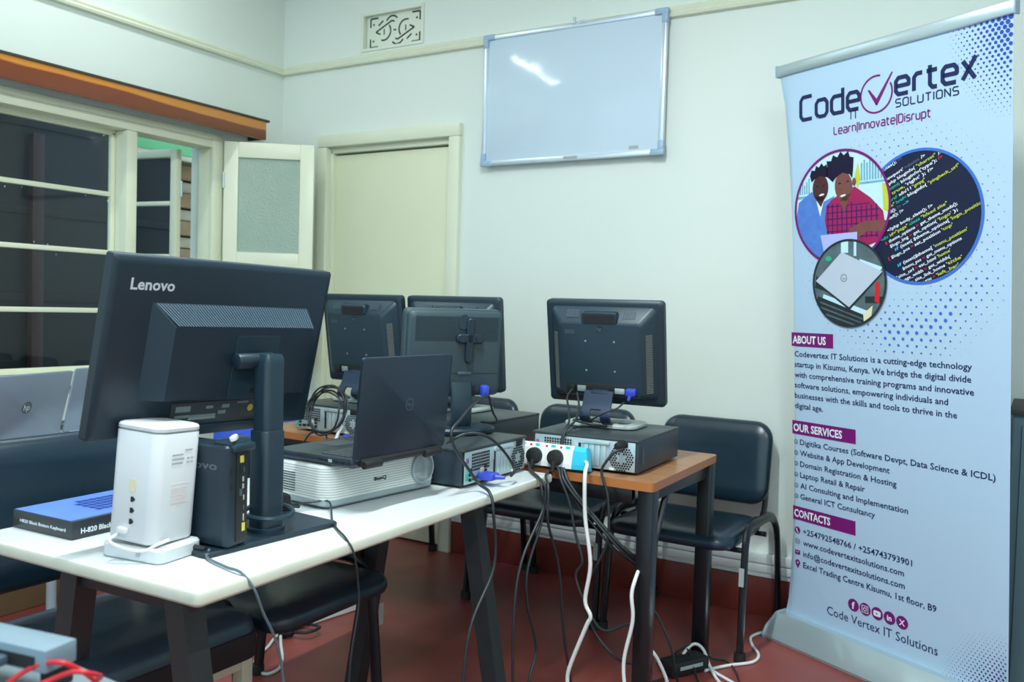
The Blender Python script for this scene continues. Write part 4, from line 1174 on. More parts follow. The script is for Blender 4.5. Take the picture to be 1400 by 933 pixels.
# ------------------------------------------------------------------ projector and laptop
def projector():
    t = thing('projector', 'white ribbed projector lying on the white table under the open black laptop', 'projector', (2.258, -1.828, TH+0.001), R(85))
    W_, D_, H_ = 0.405, 0.275, 0.106
    # front face (lens side) at y=0 facing -y; body behind
    m = MB(); m.pillow(W_, D_, 0.035, [(0.012, 0.004), (0.004, 0.010), (0.003, 0.022)], n=6, Mx=T(0, D_/2, 0)); m.build('base_tray', M['projgrey'], t)
    m = MB(); m.pillow(W_, D_, 0.040, [(0.002, 0.022), (0, 0.024), (0, 0.098), (0.004, 0.104), (0.010, 0.106)], n=7, Mx=T(0, D_/2, 0)); m.build('body', M['projector'], t)
    # fine horizontal grooves round the body
    m = MB()
    for k in range(12):
        z = 0.029+k*0.0062
        lp = rrect(W_+0.0008, D_+0.0008, 0.0404, 7)
        m.stack([[(x, y+D_/2, z) for x, y in lp], [(x, y+D_/2, z+0.0012) for x, y in lp]], cap=False)
    m.build('groove', M['groove'], t, smooth=40)
    m = MB()
    for k in range(8):
        z = 0.035+k*0.0062
        m.box(-W_/2-0.0006, 0.150, z, 0.0012, 0.075, 0.0022)
    m.build('side_vent', M['hole'], t, smooth=0)
    # lens
    cx, cz = 0.135, 0.062
    m = MB()
    m.stack([[(cx+s_*0.040*math.cos(a), y, cz+s_*0.040*math.sin(a)) for a in [2*math.pi*k/32 for k in range(32)]] for s_, y in ((1.06, 0.004), (1.06, -0.006), (0.98, -0.009), (0.93, -0.008))])
    m.build('lens_ring', M['projgrey'], t)
    m = MB(); m.stack([[(cx+s_*0.037*math.cos(a), y, cz+s_*0.037*math.sin(a)) for a in [2*math.pi*k/28 for k in range(28)]] for s_, y in ((1, -0.008), (0.8, -0.0115), (0.4, -0.014), (0.05, -0.0145))])
    m.build('lens', M['lens'], t)
    m = MB(); m.text('BenQ', -0.045, 0.052, w=0.044, cap=0.0095, y=-0.0016, bold=0.03); m.build('lettering', M['black'], t, smooth=0)
    for x, y in ((-0.15, 0.04), (0.15, 0.04), (0.0, 0.22)):
        MB().cyl((x, y, 0.0), (x, y, 0.010), 0.012, n=12).build('foot', M['footcap'], t)
    return t
projector()

def laptop(label, name, loc, rz, w, d, lidh, lidtilt, shell, keym, logo=None, zlift=0.0):
    """hinge edge along local x at y=0, back of the lid faces -y, keyboard extends to +y"""
    t = thing(name, label, 'laptop', loc, rz)
    m = MB(); m.pillow(w, d, 0.012, [(0.008, 0.001), (0.002, 0.006), (0, 0.012), (0, 0.019), (0.002, 0.022)], n=4, Mx=T(0, d/2, 0)); b = m.build('base', shell, t)
    m = MB()
    for j in range(5):
        for i in range(14):
            m.box(-w/2+0.035+i*(w-0.07)/13, 0.045+j*0.019, 0.0228, (w-0.07)/13*0.82, 0.0155, 0.002, 0.0006)
    m.build('keyboard', keym, t, smooth=0)
    m = MB(); m.box(0, d*0.78, 0.0222, 0.09, d*0.26, 0.0006); m.build('touchpad', keym, t, smooth=0)
    P = T(0, -0.002, 0.018) @ RX(lidtilt)
    m = MB(); m.stack([[(x, y, z+lidh/2) for x, z in rrect(w-2*i, lidh-2*i, 0.010, 4)] for i, y in ((0.002, 0.006), (0, 0.004), (0, -0.003), (0.003, -0.005))], Mx=P)
    m.build('lid', shell, t)
    MB().box(0, 0.0064, lidh/2+0.006, w-0.03, 0.0008, lidh-0.035, Mx=P).build('screen', M['screen'], t, smooth=0)
    m = MB(); m.cyl((-w/2+0.02, -0.004, 0.014), (w/2-0.02, -0.004, 0.014), 0.009, n=14)
    m.build('hinge_bar', M['black'] if shell is M['lapdark'] else shell, t)
    return t, P
lt, P = laptop('open black laptop with a round emblem on its lid, standing on the white projector', 'laptop', (2.318, -1.850, TH+0.1085), R(88), 0.345, 0.272, 0.247, R(5), M['lapdark'], M['key'])
m = MB(); m.ring(0.01, 0.125, 0.0135, 0.0155, -0.0053, Mx=P); m.build('emblem_ring', M['dimlet'], lt, smooth=0)
m = MB(); m.text('DELL', 0.01, 0.1215, w=0.020, cap=0.007, y=-0.0053, bold=0.02, Mx=P, align='c'); m.build('emblem_lettering', M['dimlet'], lt, smooth=0)
m = MB()
for y, a in ((0.030, 0.010), (0.055, 0.014), (0.085, 0.016), (0.105, 0.016)): m.box(-0.1728, y, 0.0135, 0.001, a, 0.006)
m.build('side_port', M['black'], lt, smooth=0)
m = MB(); m.box(-0.1728, 0.072, 0.0135, 0.001, 0.012, 0.007); m.build('card_slot', M['slot'], lt, smooth=0)
for x in (-0.115, 0.115):
    MB().cyl((x-0.03, -0.010, 0.008), (x+0.03, -0.010, 0.008), 0.010, n=14, bev=0.002).build('hinge_cap', M['black'], lt)

lt, P = laptop('open silver laptop with a round emblem, nearest the left edge on the window table', 'silver_laptop', (0.735, -1.905, 0.701), R(106), 0.360, 0.24, 0.243, R(15), M['silver'], M['key'])
m = MB(); m.ring(0.0, 0.125, 0.0, 0.0215, -0.0053, n=32, Mx=P); m.build('emblem_disc', M['slateprint'], lt, smooth=0)
m = MB(); m.text('hp', 0.0, 0.116, w=0.026, cap=0.022, y=-0.0057, bold=0.01, Mx=P, align='c'); m.build('emblem_lettering', M['greylet'], lt, smooth=0)
lt, P = laptop('second silver laptop on the window table, partly behind the large black monitor', 'silver_laptop', (0.600, -1.500, 0.701), R(99), 0.355, 0.24, 0.243, R(14), M['silver'], M['key'])

# cardboard carton under the window table
t = thing('carton', 'brown cardboard carton on the floor under the window table', 'box', (0.20, -1.78, 0.001), R(2))
MB().box(0, 0, 0.19, 0.34, 0.66, 0.38, 0.004).build('carton_body', M['card'], t)
m = MB(); m.box(0.1712, -0.18, 0.19, 0.002, 0.12, 0.372); m.build('tape', M['tape'], t, smooth=0)
m = MB(); m.box(0.1712, 0.0, 0.30, 0.0016, 0.64, 0.004); m.build('flap_seam', M['darkedge'], t, smooth=0)

# black power brick behind the monitor stand
t = thing('power_brick', 'black power brick lying behind the large monitor stand', 'power adapter', (2.165, -2.125, TH+0.001), R(65))
m = MB(); m.box(0, 0, 0.026, 0.072, 0.042, 0.044, 0.008, Mx=I4); m.build('body', M['black'], t)
m = MB(); m.cyl((0.040, 0, 0.018), (0.062, 0.0, 0.012), 0.006, 0.004, n=10); m.build('strain_relief', M['cable'], t)

# ------------------------------------------------------------------ power strip with two plugs
t = thing('power_strip', 'white extension socket strip with a cyan end, at the front edge of the wood table', 'power strip', (2.372, -1.168, TH+0.001), R(2))
Q = T(0, 0, 0.040) @ RX(R(-14))
def strip_sec(x): return [(x, -0.018, -0.036), (x, 0.018, -0.036), (x, 0.018, 0.036), (x, -0.012, 0.036), (x, -0.020, 0.020), (x, -0.020, -0.022)]
m = MB(); m.stack([strip_sec(-0.15), strip_sec(0.092)], Mx=Q); m.build('body', M['white'], t, smooth=0)
m = MB(); m.stack([strip_sec(0.0925), [(x+(0.014 if z < 0 else 0), y*0.98, z*0.97) for x, y, z in strip_sec(0.132)]], Mx=Q); m.build('end_cap', M['cyan'], t, smooth=0)
for x in (-0.095, -0.045, 0.010, 0.060):
    m = MB(); m.box(x+0.012, -0.0165, 0.027, 0.016, 0.004, 0.011, 0.002, Mx=Q); m.build('switch', M['cyan'], t)
    m = MB(); m.cyl((x-0.010, -0.016, 0.027), (x-0.010, -0.0205, 0.0265), 0.0035, n=10, Mx=Q); lab(m.build('indicator_light', M['red'], t), 'red indicator light')
for x in (-0.035, 0.038):
    m = MB(); m.cyl((x, -0.018, -0.006), (x, -0.042, -0.010), 0.026, 0.024, n=20, bev=0.004, Mx=Q); m.cyl((x, -0.034, -0.020), (x, -0.036, -0.052), 0.010, 0.006, n=10, Mx=Q)
    lab(m.build('plug', M['black'], t), 'round black plug')

# ------------------------------------------------------------------ cables
def cable(label, pts, r=0.0042, white=False, sub=6, group=None, name='cable', m_=None):
    o = MB().tube(pts, r, n=8, sub=sub).build(name, m_ or (M['cablewhite'] if white else M['cable']), smooth=60)
    tag(o, label, 'cable', group); return o
cable('grey cable hanging in front, leftmost below the power strip', [(2.330,-1.213,0.735),(2.37,-1.27,0.7275),(2.44,-1.35,0.7275),(2.466,-1.385,0.722),(2.476,-1.392,0.690),(2.478,-1.392,0.640),(2.478,-1.498,0.529),(2.478,-1.534,0.408),(2.478,-1.530,0.193),(2.48,-1.50,0.006),(2.54,-1.52,0.006)])
cable('grey cable hanging from the left black plug and bulging at the bottom', [(2.336,-1.213,0.712),(2.350,-1.25,0.729),(2.40,-1.31,0.7275),(2.450,-1.362,0.7275),(2.474,-1.374,0.714),(2.479,-1.378,0.680),(2.478,-1.398,0.603),(2.478,-1.467,0.493),(2.478,-1.461,0.388),(2.478,-1.402,0.250),(2.478,-1.439,0.161),(2.48,-1.45,0.006),(2.56,-1.46,0.006)])
cable('grey cable hanging from the right black plug, straight to the floor', [(2.409,-1.213,0.712),(2.42,-1.25,0.729),(2.450,-1.325,0.729),(2.484,-1.372,0.712),(2.490,-1.380,0.661),(2.490,-1.374,0.600),(2.490,-1.299,0.455),(2.490,-1.252,0.243),(2.490,-1.197,0.078),(2.49,-1.19,0.006),(2.52,-1.22,0.006)])
cable('black cable kinked under the wood table, curling behind the front leg', [(2.424,-1.200,0.735),(2.450,-1.225,0.700),(2.479,-1.225,0.640),(2.505,-1.225,0.542),(2.530,-1.225,0.466),(2.509,-1.225,0.420),(2.539,-1.225,0.350),(2.595,-1.205,0.264),(2.645,-1.10,0.262),(2.640,-1.00,0.15),(2.60,-0.92,0.006)], 0.0045)
cable('thick white cable hanging from the cyan end of the power strip', [(2.500,-1.168,0.757),(2.530,-1.215,0.757),(2.546,-1.260,0.73),(2.551,-1.260,0.611),(2.573,-1.260,0.475),(2.560,-1.260,0.364),(2.579,-1.260,0.320),(2.566,-1.260,0.286),(2.515,-1.260,0.149),(2.509,-1.260,0.09),(2.50,-1.28,0.006),(2.55,-1.38,0.006)], 0.0062, True)
GB = 'cables bundled diagonally behind the front table leg'
cable('black cable, topmost of the diagonal bundle running behind the front table leg', [(2.438,-1.190,0.733),(2.470,-1.212,0.695),(2.529,-1.210,0.630),(2.640,-1.190,0.523),(2.680,-1.10,0.45),(2.655,-1.05,0.35),(2.650,-1.03,0.15),(2.645,-1.02,0.006)], 0.0055, group=GB)
cable('black cable in the middle of the diagonal bundle behind the front table leg', [(2.431,-1.190,0.733),(2.455,-1.215,0.700),(2.504,-1.215,0.647),(2.630,-1.195,0.520),(2.670,-1.09,0.435),(2.650,-1.04,0.32),(2.640,-1.00,0.12),(2.635,-0.98,0.006)], 0.0048, group=GB)
cable('black cable, lowest of the diagonal bundle behind the front table leg', [(2.425,-1.190,0.733),(2.448,-1.208,0.700),(2.517,-1.205,0.611),(2.610,-1.190,0.515),(2.660,-1.085,0.425),(2.640,-1.03,0.30),(2.630,-0.97,0.10),(2.620,-0.94,0.006)], 0.0042, group=GB)
cable('black power cable drooping from the rightmost desktop computer', [(2.626,-1.172,0.808),(2.610,-1.190,0.802),(2.585,-1.200,0.770),(2.573,-1.202,0.735),(2.598,-1.205,0.662),(2.598,-1.205,0.527),(2.533,-1.205,0.374),(2.564,-1.205,0.261),(2.640,-1.18,0.177),(2.655,-1.05,0.12),(2.64,-0.92,0.02),(2.66,-0.84,0.006)], 0.0042)
cable('white cable hanging beside the front right table leg', [(2.655,-1.075,0.44),(2.672,-1.100,0.463),(2.690,-1.190,0.440),(2.688,-1.215,0.393),(2.694,-1.215,0.316),(2.671,-1.215,0.195),(2.678,-1.215,0.10),(2.69,-1.22,0.006),(2.76,-1.26,0.006)], 0.0058, True)
cable('black cable right of the front table leg, falling to the adapter', [(2.60,-0.88,0.42),(2.613,-0.900,0.279),(2.652,-0.900,0.231),(2.700,-0.900,0.140),(2.712,-0.89,0.064),(2.71,-0.85,0.006)])
cable('short white cable end dropping to the floor behind the front table leg', [(2.64,-0.98,0.24),(2.658,-1.000,0.174),(2.693,-1.000,0.133),(2.728,-1.000,0.067),(2.75,-1.02,0.006)], 0.0058, True)
cable('white cable snaking across the floor to the banner stand', [(2.905,-0.150,0.030),(2.868,-0.190,0.006),(2.820,-0.215,0.006),(2.794,-0.290,0.006),(2.820,-0.370,0.006),(2.866,-0.452,0.006),(2.866,-0.530,0.006),(2.811,-0.600,0.006),(2.775,-0.655,0.006),(2.752,-0.700,0.006)], 0.0056, True)
cable('white cable loop over the black adapter on the floor', [(2.675,-0.760,0.02),(2.678,-0.700,0.055),(2.692,-0.645,0.068),(2.722,-0.640,0.055),(2.760,-0.680,0.02),(2.800,-0.735,0.007),(2.85,-0.80,0.006)], 0.0056, True)
cable('white cable end beside the black adapter, running out of the picture', [(2.740,-0.655,0.012),(2.780,-0.690,0.006),(2.855,-0.739,0.006),(2.93,-0.79,0.006)], 0.0056, True)
cable('thin black cable arching over the adapter on the floor, left one', [(2.593,-0.739,0.006),(2.620,-0.700,0.020),(2.682,-0.690,0.062),(2.736,-0.760,0.018),(2.772,-0.82,0.006),(2.80,-0.90,0.006)], 0.0032)
cable('thin black cable curling out right of the adapter on the floor', [(2.660,-0.735,0.062),(2.690,-0.650,0.066),(2.735,-0.590,0.012),(2.780,-0.575,0.006),(2.820,-0.610,0.006),(2.870,-0.707,0.006),(2.90,-0.80,0.006)], 0.0032)
t = thing('power_adapter', 'black power adapter lying on the floor at the rear table leg', 'power adapter', (2.690, -0.735, 0.001), R(62))
MB().box(0, 0, 0.026, 0.165, 0.072, 0.05, 0.008).build('body', M['black'], t)
m = MB(); m.box(0.0, -0.0365, 0.030, 0.10, 0.001, 0.012); lab(m.build('label', M['sticker'], t, smooth=0), 'pale label strip')
cable('dark video cable looping from the clip monitor down over the white table edge', [(2.235,-1.312,0.950),(2.262,-1.40,0.948),(2.330,-1.560,0.940),(2.372,-1.660,0.925),(2.378,-1.715,0.895),(2.380,-1.700,0.850),(2.382,-1.640,0.790),(2.400,-1.610,0.745),(2.450,-1.635,0.732),(2.470,-1.645,0.685),(2.470,-1.634,0.538),(2.470,-1.736,0.414),(2.470,-1.766,0.274),(2.48,-1.79,0.05),(2.50,-1.85,0.006)], 0.0044)
cable('dark cable arching across the back of the desktop computer on the white table', [(2.310,-1.640,0.850),(2.350,-1.600,0.875),(2.385,-1.560,0.868),(2.392,-1.495,0.831),(2.400,-1.445,0.784),(2.410,-1.440,0.757),(2.420,-1.475,0.749)], 0.0044)
cable('thin dark cable from the blue plug of the clip monitor to the desktop behind', [(2.230,-1.300,0.945),(2.228,-1.275,0.899),(2.215,-1.225,0.863),(2.185,-1.190,0.850),(2.12,-1.170,0.845)], 0.0036)
cable('grey lead from the power unit across the white table and over its front edge', [(2.316,-2.438,0.736),(2.318,-2.445,0.729),(2.340,-2.462,0.7275),(2.410,-2.480,0.7275),(2.458,-2.487,0.727),(2.484,-2.480,0.700),(2.488,-2.462,0.654),(2.488,-2.425,0.581),(2.488,-2.405,0.480),(2.493,-2.400,0.200),(2.498,-2.400,0.006)], 0.0027, m_=M['cablegrey'])
cable('thin dark lead from the power brick hanging over the white table edge', [(2.186,-2.078,0.742),(2.200,-2.040,0.742),(2.240,-2.020,0.745),(2.338,-2.114,0.7275),(2.448,-2.195,0.727),(2.475,-2.200,0.700),(2.473,-2.184,0.642),(2.473,-2.179,0.583),(2.473,-2.198,0.490),(2.473,-2.206,0.400),(2.478,-2.230,0.100),(2.493,-2.250,0.006)], 0.0024)
cable('white cable loop on the floor under the chairs', [(1.360,-1.200,0.010),(1.355,-1.301,0.008),(1.402,-1.395,0.006),(1.441,-1.486,0.006),(1.509,-1.549,0.006),(1.569,-1.558,0.006),(1.567,-1.502,0.006),(1.513,-1.435,0.006),(1.439,-1.369,0.014),(1.371,-1.304,0.014)], 0.0055, True)
t = thing('extension_block', 'long white extension block on the floor under the white table', 'power strip', (1.345, -1.08, 0.001), R(82))
m = MB(); m.pillow(0.34, 0.06, 0.012, [(0.004, 0.0), (0, 0.004), (0, 0.026), (0.008, 0.036)], n=4); m.build('body', M['white'], t)
m = MB(); m.box(-0.05, 0.0, 0.037, 0.14, 0.03, 0.002); m.build('socket_row', M['print'], t, smooth=0)
t = thing('plug', 'black plug and lead bundle lying on the floor by the white cable loop', 'plug', (1.360, -1.30, 0.001), R(20))
m = MB(); m.cyl((0, 0, 0.022), (0.05, 0.01, 0.022), 0.022, 0.018, n=14, bev=0.004); m.build('body', M['black'], t)
m = MB(); m.tube([(0.05, 0.01, 0.022), (0.11, 0.0, 0.03), (0.13, 0.06, 0.03), (0.06, 0.10, 0.02), (0.0, 0.07, 0.012), (0.02, 0.02, 0.05), (0.10, 0.05, 0.05)], 0.006); m.build('lead', M['cable'], t)
cable('dark power lead from the rightmost monitor, left strand', [(2.345,-0.965,0.955),(2.346,-1.0,0.93),(2.380,-1.05,0.890),(2.405,-1.10,0.858),(2.405,-1.135,0.836),(2.405,-1.15,0.78)], 0.0036)
cable('dark power lead from the rightmost monitor, right strand', [(2.365,-0.965,0.945),(2.400,-1.02,0.905),(2.420,-1.08,0.870),(2.412,-1.13,0.842),(2.408,-1.152,0.79)], 0.0036)
cable('thin dark video lead curving from the blue plug of the rightmost monitor', [(2.532,-0.962,0.925),(2.525,-0.99,0.91),(2.495,-1.005,0.895),(2.46,-1.00,0.878),(2.43,-0.985,0.862)], 0.0030)
loop = [(2.425+0.055*math.cos(a)+0.004*math.sin(3*a), -0.985+0.035*math.sin(a), 0.846+0.012*math.sin(a*0.5)) for a in [k*0.6 for k in range(18)]]
cable('dark lead wound round the neck of the rightmost monitor', loop, 0.0034, sub=4)
# coil of cables by the left computer
cp = []
for k in range(72):
    a = k*0.40; rr = 0.078+0.010*math.sin(k*0.23)+0.005*math.sin(k*0.61)
    cp.append((1.452+rr*math.cos(a)*1.05, -1.180+0.010*math.sin(k*0.9)+0.02*math.sin(a), 0.826+rr*math.sin(a)*1.02))
cable('coil of thin black cables hanging in front of the left desktop computer', cp, 0.0034, sub=4, name='cable_coil')
cable('dark cable strand drooping from the coil over the table edge, left', [(1.42,-1.178,0.745),(1.390,-1.20,0.735),(1.365,-1.215,0.67),(1.36,-1.22,0.55),(1.36,-1.22,0.30)], 0.0034)
cable('dark cable strand drooping from the coil over the table edge, right', [(1.44,-1.178,0.745),(1.475,-1.20,0.735),(1.50,-1.215,0.67),(1.51,-1.22,0.50)], 0.0034)
t = thing('video_lead_end', 'blue video plug with a white cable sleeve beside the coil of cables', 'plug', (1.560, -1.172, TH+0.001), R(10))
m = MB(); m.box(0, 0, 0.014, 0.045, 0.032, 0.020, 0.005); lab(m.build('plug_body', M['vga'], t), 'blue plug')
m = MB(); m.tube([(-0.045, -0.02, 0.004), (-0.040, -0.01, 0.03), (-0.030, 0.0, 0.055)], 0.006); lab(m.build('cable_sleeve', M['cablewhite'], t), 'white sleeve')

# ------------------------------------------------------------------ network switch at the near corner
t = thing('near_table', 'pale small table at the near left corner, its far edge just in the picture', 'table', (2.49, -3.165, 0), R(-2))
MB().pillow(0.62, 0.42, 0.02, [(0.001, 0.750), (0, 0.752), (0, 0.774), (0.002, 0.775)], n=3).build('tabletop', M['greytop'], t)
for sx in (-1, 1):
    for sy in (-1, 1):
        MB().box(sx*0.26, sy*0.16, 0.375, 0.04, 0.04, 0.75, 0.003).build('leg', M['blackmetal'], t)
t = thing('network_switch', 'pale blue-grey network switch with plugged cables at the bottom left corner', 'network switch', (2.613, -3.066, 0.776), R(10))
MB().box(0, 0.0215, 0.041, 0.30, 0.043, 0.026, 0.002).build('case', M['switchgrey'], t)
m = MB()
for sx in (-1, 1): m.box(sx*0.13, 0.034, 0.014, 0.02, 0.03, 0.028, 0.003)
m.build('foot', M['footcap'], t)
m = MB(); m.box(0.0, -0.0005, 0.038, 0.27, 0.002, 0.014); m.build('port_row', M['black'], t, smooth=0)
for k in range(6):
    m = MB(); x = -0.11+k*0.040
    m.box(x, -0.012, 0.036, 0.013, 0.026, 0.012, 0.003)
    m.tube([(x, -0.022, 0.035), (x+0.004, -0.040, 0.026), (x+0.008, -0.050, 0.010), (x+0.016, -0.075, 0.0045), (x+0.02, -0.11, 0.0045)], 0.004, n=8)
    lab(m.build('network_plug', M['cyan'] if k == 3 else M['plugslate'], t), 'light blue plug' if k == 3 else 'slate grey plug')
cable('red network cable arching at the bottom left corner, nearer the switch', [(2.715,-3.072,0.780),(2.725,-3.060,0.793),(2.738,-3.046,0.806),(2.757,-3.037,0.815),(2.778,-3.030,0.818),(2.780,-3.010,0.803),(2.775,-2.987,0.780)], 0.0028, m_=M['cablered'])
cable('red network cable arching at the bottom left corner, farther from the switch', [(2.745,-3.097,0.780),(2.760,-3.072,0.792),(2.776,-3.042,0.803),(2.802,-3.034,0.815),(2.812,-3.022,0.812),(2.795,-2.996,0.795),(2.770,-2.987,0.780)], 0.0028, m_=M['cablered'])

# ------------------------------------------------------------------ cabinet behind the banner
t = thing('steel_cabinet', 'low teal-grey cabinet with a dark top, behind the banner at the right edge', 'cabinet', (4.05, -0.27, 0))
MB().box(0, 0, 0.475, 0.86, 0.44, 0.93, 0.004).build('body', M['cabinet'], t)
MB().box(0, -0.005, 0.948, 0.88, 0.46, 0.018, 0.003).build('top', M['darkedge'], t)
for sx in (-1, 1):
    g = MB().box(sx*0.205, -0.226, 0.48, 0.40, 0.012, 0.86, 0.003).build('cabinet_door', M['cabinet'], t)
    MB().box(sx*0.04, -0.238, 0.55, 0.012, 0.014, 0.12, 0.003).build('door_handle', M['steel'], g)

# ------------------------------------------------------------------ roll-up banner
def banner():
    t = thing('rollup_banner', 'tall pale blue roll-up banner of an IT company with three round pictures', 'banner', (3.265, -0.371, 0.0), R(-28.4))
    P = T(0, 0, 0.08) @ RX(R(4.1))
    w, H = 0.862, 2.03
    # stand
    m = MB()
    prof = [(-0.100, 0.0), (-0.104, 0.012), (-0.080, 0.045), (-0.030, 0.086), (0.020, 0.090), (0.075, 0.060), (0.095, 0.020), (0.095, 0.0)]
    m.stack([[(x, y, z+0.001) for y, z in prof] for x in (-0.438, 0.452)]); m.build('base_housing', M['steel'], t, smooth=25)
    m = MB()
    for sx in (-1, 1): m.stack([[(x, y*1.02, z*1.01+0.001) for y, z in prof] for x in ((0.452, 0.462) if sx > 0 else (-0.448, -0.438))])
    m.build('base_end_cap', M['aluplast'], t)
    m = MB(); m.cyl((0, 0.03, 0.05), (0, -0.090, H+0.06), 0.010, n=10); m.build('support_pole', M['alu'], t)
    m = MB(); m.box(0, 0.0, H+0.012, w+0.012, 0.022, 0.040, 0.006, Mx=P); m.build('top_rail', M['steel'], t)
    m = MB()
    for sx in (-1, 1): m.box(sx*(w/2+0.008), 0.0, H+0.012, 0.006, 0.026, 0.044, 0.003, Mx=P)
    m.build('rail_end_cap', M['aluplast'], t)
    # printed sheet, curling gently at its edges
    m = MB()
    xs = [-w/2+0.061*k/6 for k in range(6)]+[-0.37+(w/2+0.37)*k/18 for k in range(19)]
    bm = bmesh.new(); rows = []
    for z in (0.0, 0.06, 0.15, 0.3, 0.5, 0.75, 1.0, 1.25, 1.5, 1.75, 1.92, H):
        f = 1.0-0.8*(z/H)
        q_ = math.sin(math.pi*min(1, z/H))**0.6*0.044
        row = []
        for x in xs:                       # the left edge curls back over most of its height
            k_ = max(0.0, (-x-0.37)/(w/2-0.37))
            row.append(bm.verts.new((x+q_*k_, 0.004*f*max(0, abs(x)/(w/2)-0.94)/0.06+0.55*q_*k_*k_, z)))
        rows.append(row)
    back = [[bm.verts.new((v.co.x, v.co.y+0.0006, v.co.z)) for v in r_] for r_ in rows]
    for i in range(len(rows)-1):
        for k in range(24):
            bm.faces.new((rows[i][k], rows[i][k+1], rows[i+1][k+1], rows[i+1][k]))
            bm.faces.new((back[i][k+1], back[i][k], back[i+1][k], back[i+1][k+1]))
    m._join(bm, P); m.build('sheet', M['banner'], t, smooth=60)
    def part(name, matl, fn, smooth=0):
        m = MB(); fn(m); bmesh.ops.transform(m.bm, matrix=P, verts=m.bm.verts); return m.build(name, matl, t, smooth=smooth)
    y1, y2, y3, y4 = -0.0012, -0.0020, -0.0028, -0.0036
    # halftone dots
    def dots_top(m):
        for i in range(-2, 24):
            for j in range(0, 26):
                x = w/2-0.008-i*0.0175-(j % 2)*0.00875; z = H-0.012-j*0.0125
                d = math.hypot((w/2-x)*1.05, (H-z)*0.72)
                r_ = 0.0078*(1-d/0.235)
                if r_ > 0.0007 and x < w/2-r_: m.flat(circ(x, z, r_, 8), y1)
    part('corner_dots', M['dotblue'], dots_top)['kind'] = 'stuff'
    def dots_mid(m):
        for i in range(26):
            for j in range(42):
                x = -0.40+i*0.033+(j % 2)*0.0165; z = 0.93+j*0.0215
                d = math.hypot(x-0.06, z-1.40)
                e = abs(d-0.30)
                low = 1.0 if z < 1.28 else 0.6
                r_ = 0.0052*low*(1-e/0.15)*(1.25 if 0 < x < 0.25 and z < 1.28 else 0.8)
                if z < 1.02 or z > 1.775: continue
                if math.hypot(x+0.163, z-1.525) < 0.203 or math.hypot(x-0.135, z-1.472) < 0.219 or math.hypot(x+0.13, z-1.264) < 0.156: continue
                if r_ > 0.0007 and abs(x) < w/2-0.012: m.flat(circ(x, z, r_, 7), y1)
    part('scattered_dots', M['ringblue'], dots_mid)['kind'] = 'stuff'
    def dots_low(m):
        for i in range(0, 26):
            for j in range(0, 26):
                x = w/2-0.006-i*0.0135-(j % 2)*0.00675; z = 0.012+j*0.0105
                d = math.hypot((w/2-x)*0.9, z*0.95)
                r_ = 0.0052*(1-d/0.225)
                if r_ > 0.0006: m.flat(circ(x, z, r_, 7), y1)
    part('lower_dots', M['dotplum'], dots_low)['kind'] = 'stuff'
    # company logo
    for nm, x, z, wd, cp_, th, gp in (('Code', -0.334, 1.850, 0.247, 0.079, 0.0135, .30), ('ertex', 0.052, 1.868, 0.268, 0.072, 0.0135, .30), ('IT', -0.121, 1.819, 0.030, 0.027, 0.0036, .26), ('SOLUTIONS', 0.052, 1.829, 0.214, 0.024, 0.0040, .34)):
        part('logo_lettering', M['navy'], lambda m: stroke_text(m, nm, x, z, wd, cp_, y1, th, gap=gp))
    part('slogan_lettering', M['plum'], lambda m: stroke_text(m, 'Learn|Innovate|Disrupt', -0.190, 1.778, 0.364, 0.026, y1, 0.0040, gap=.30))
    def tick(m):
        m.ring(-0.021, 1.884, 0.0565, 0.0625, y1, a0=R(75), a1=R(388), n=48)
        m.flat([(-0.054, 1.902), (-0.046, 1.902), (-0.0185, 1.868), (-0.0165, 1.848), (-0.022, 1.848)], y1)
        m.flat([(-0.022, 1.848), (-0.0165, 1.848), (0.042, 1.944), (0.036, 1.944), (-0.0185, 1.870)], y1)
    part('tick_emblem', M['plum'], tick)
    # round picture of code
    cx, cz, rr = 0.135, 1.472, 0.214
    part('code_picture', M['codebg'], lambda m: m.flat(circ(cx, cz, rr, 64), y1))
    part('code_picture_ring', M['ringblue'], lambda m: m.ring(cx, cz, rr-0.008, rr+0.001, y2-0.0002, n=64))
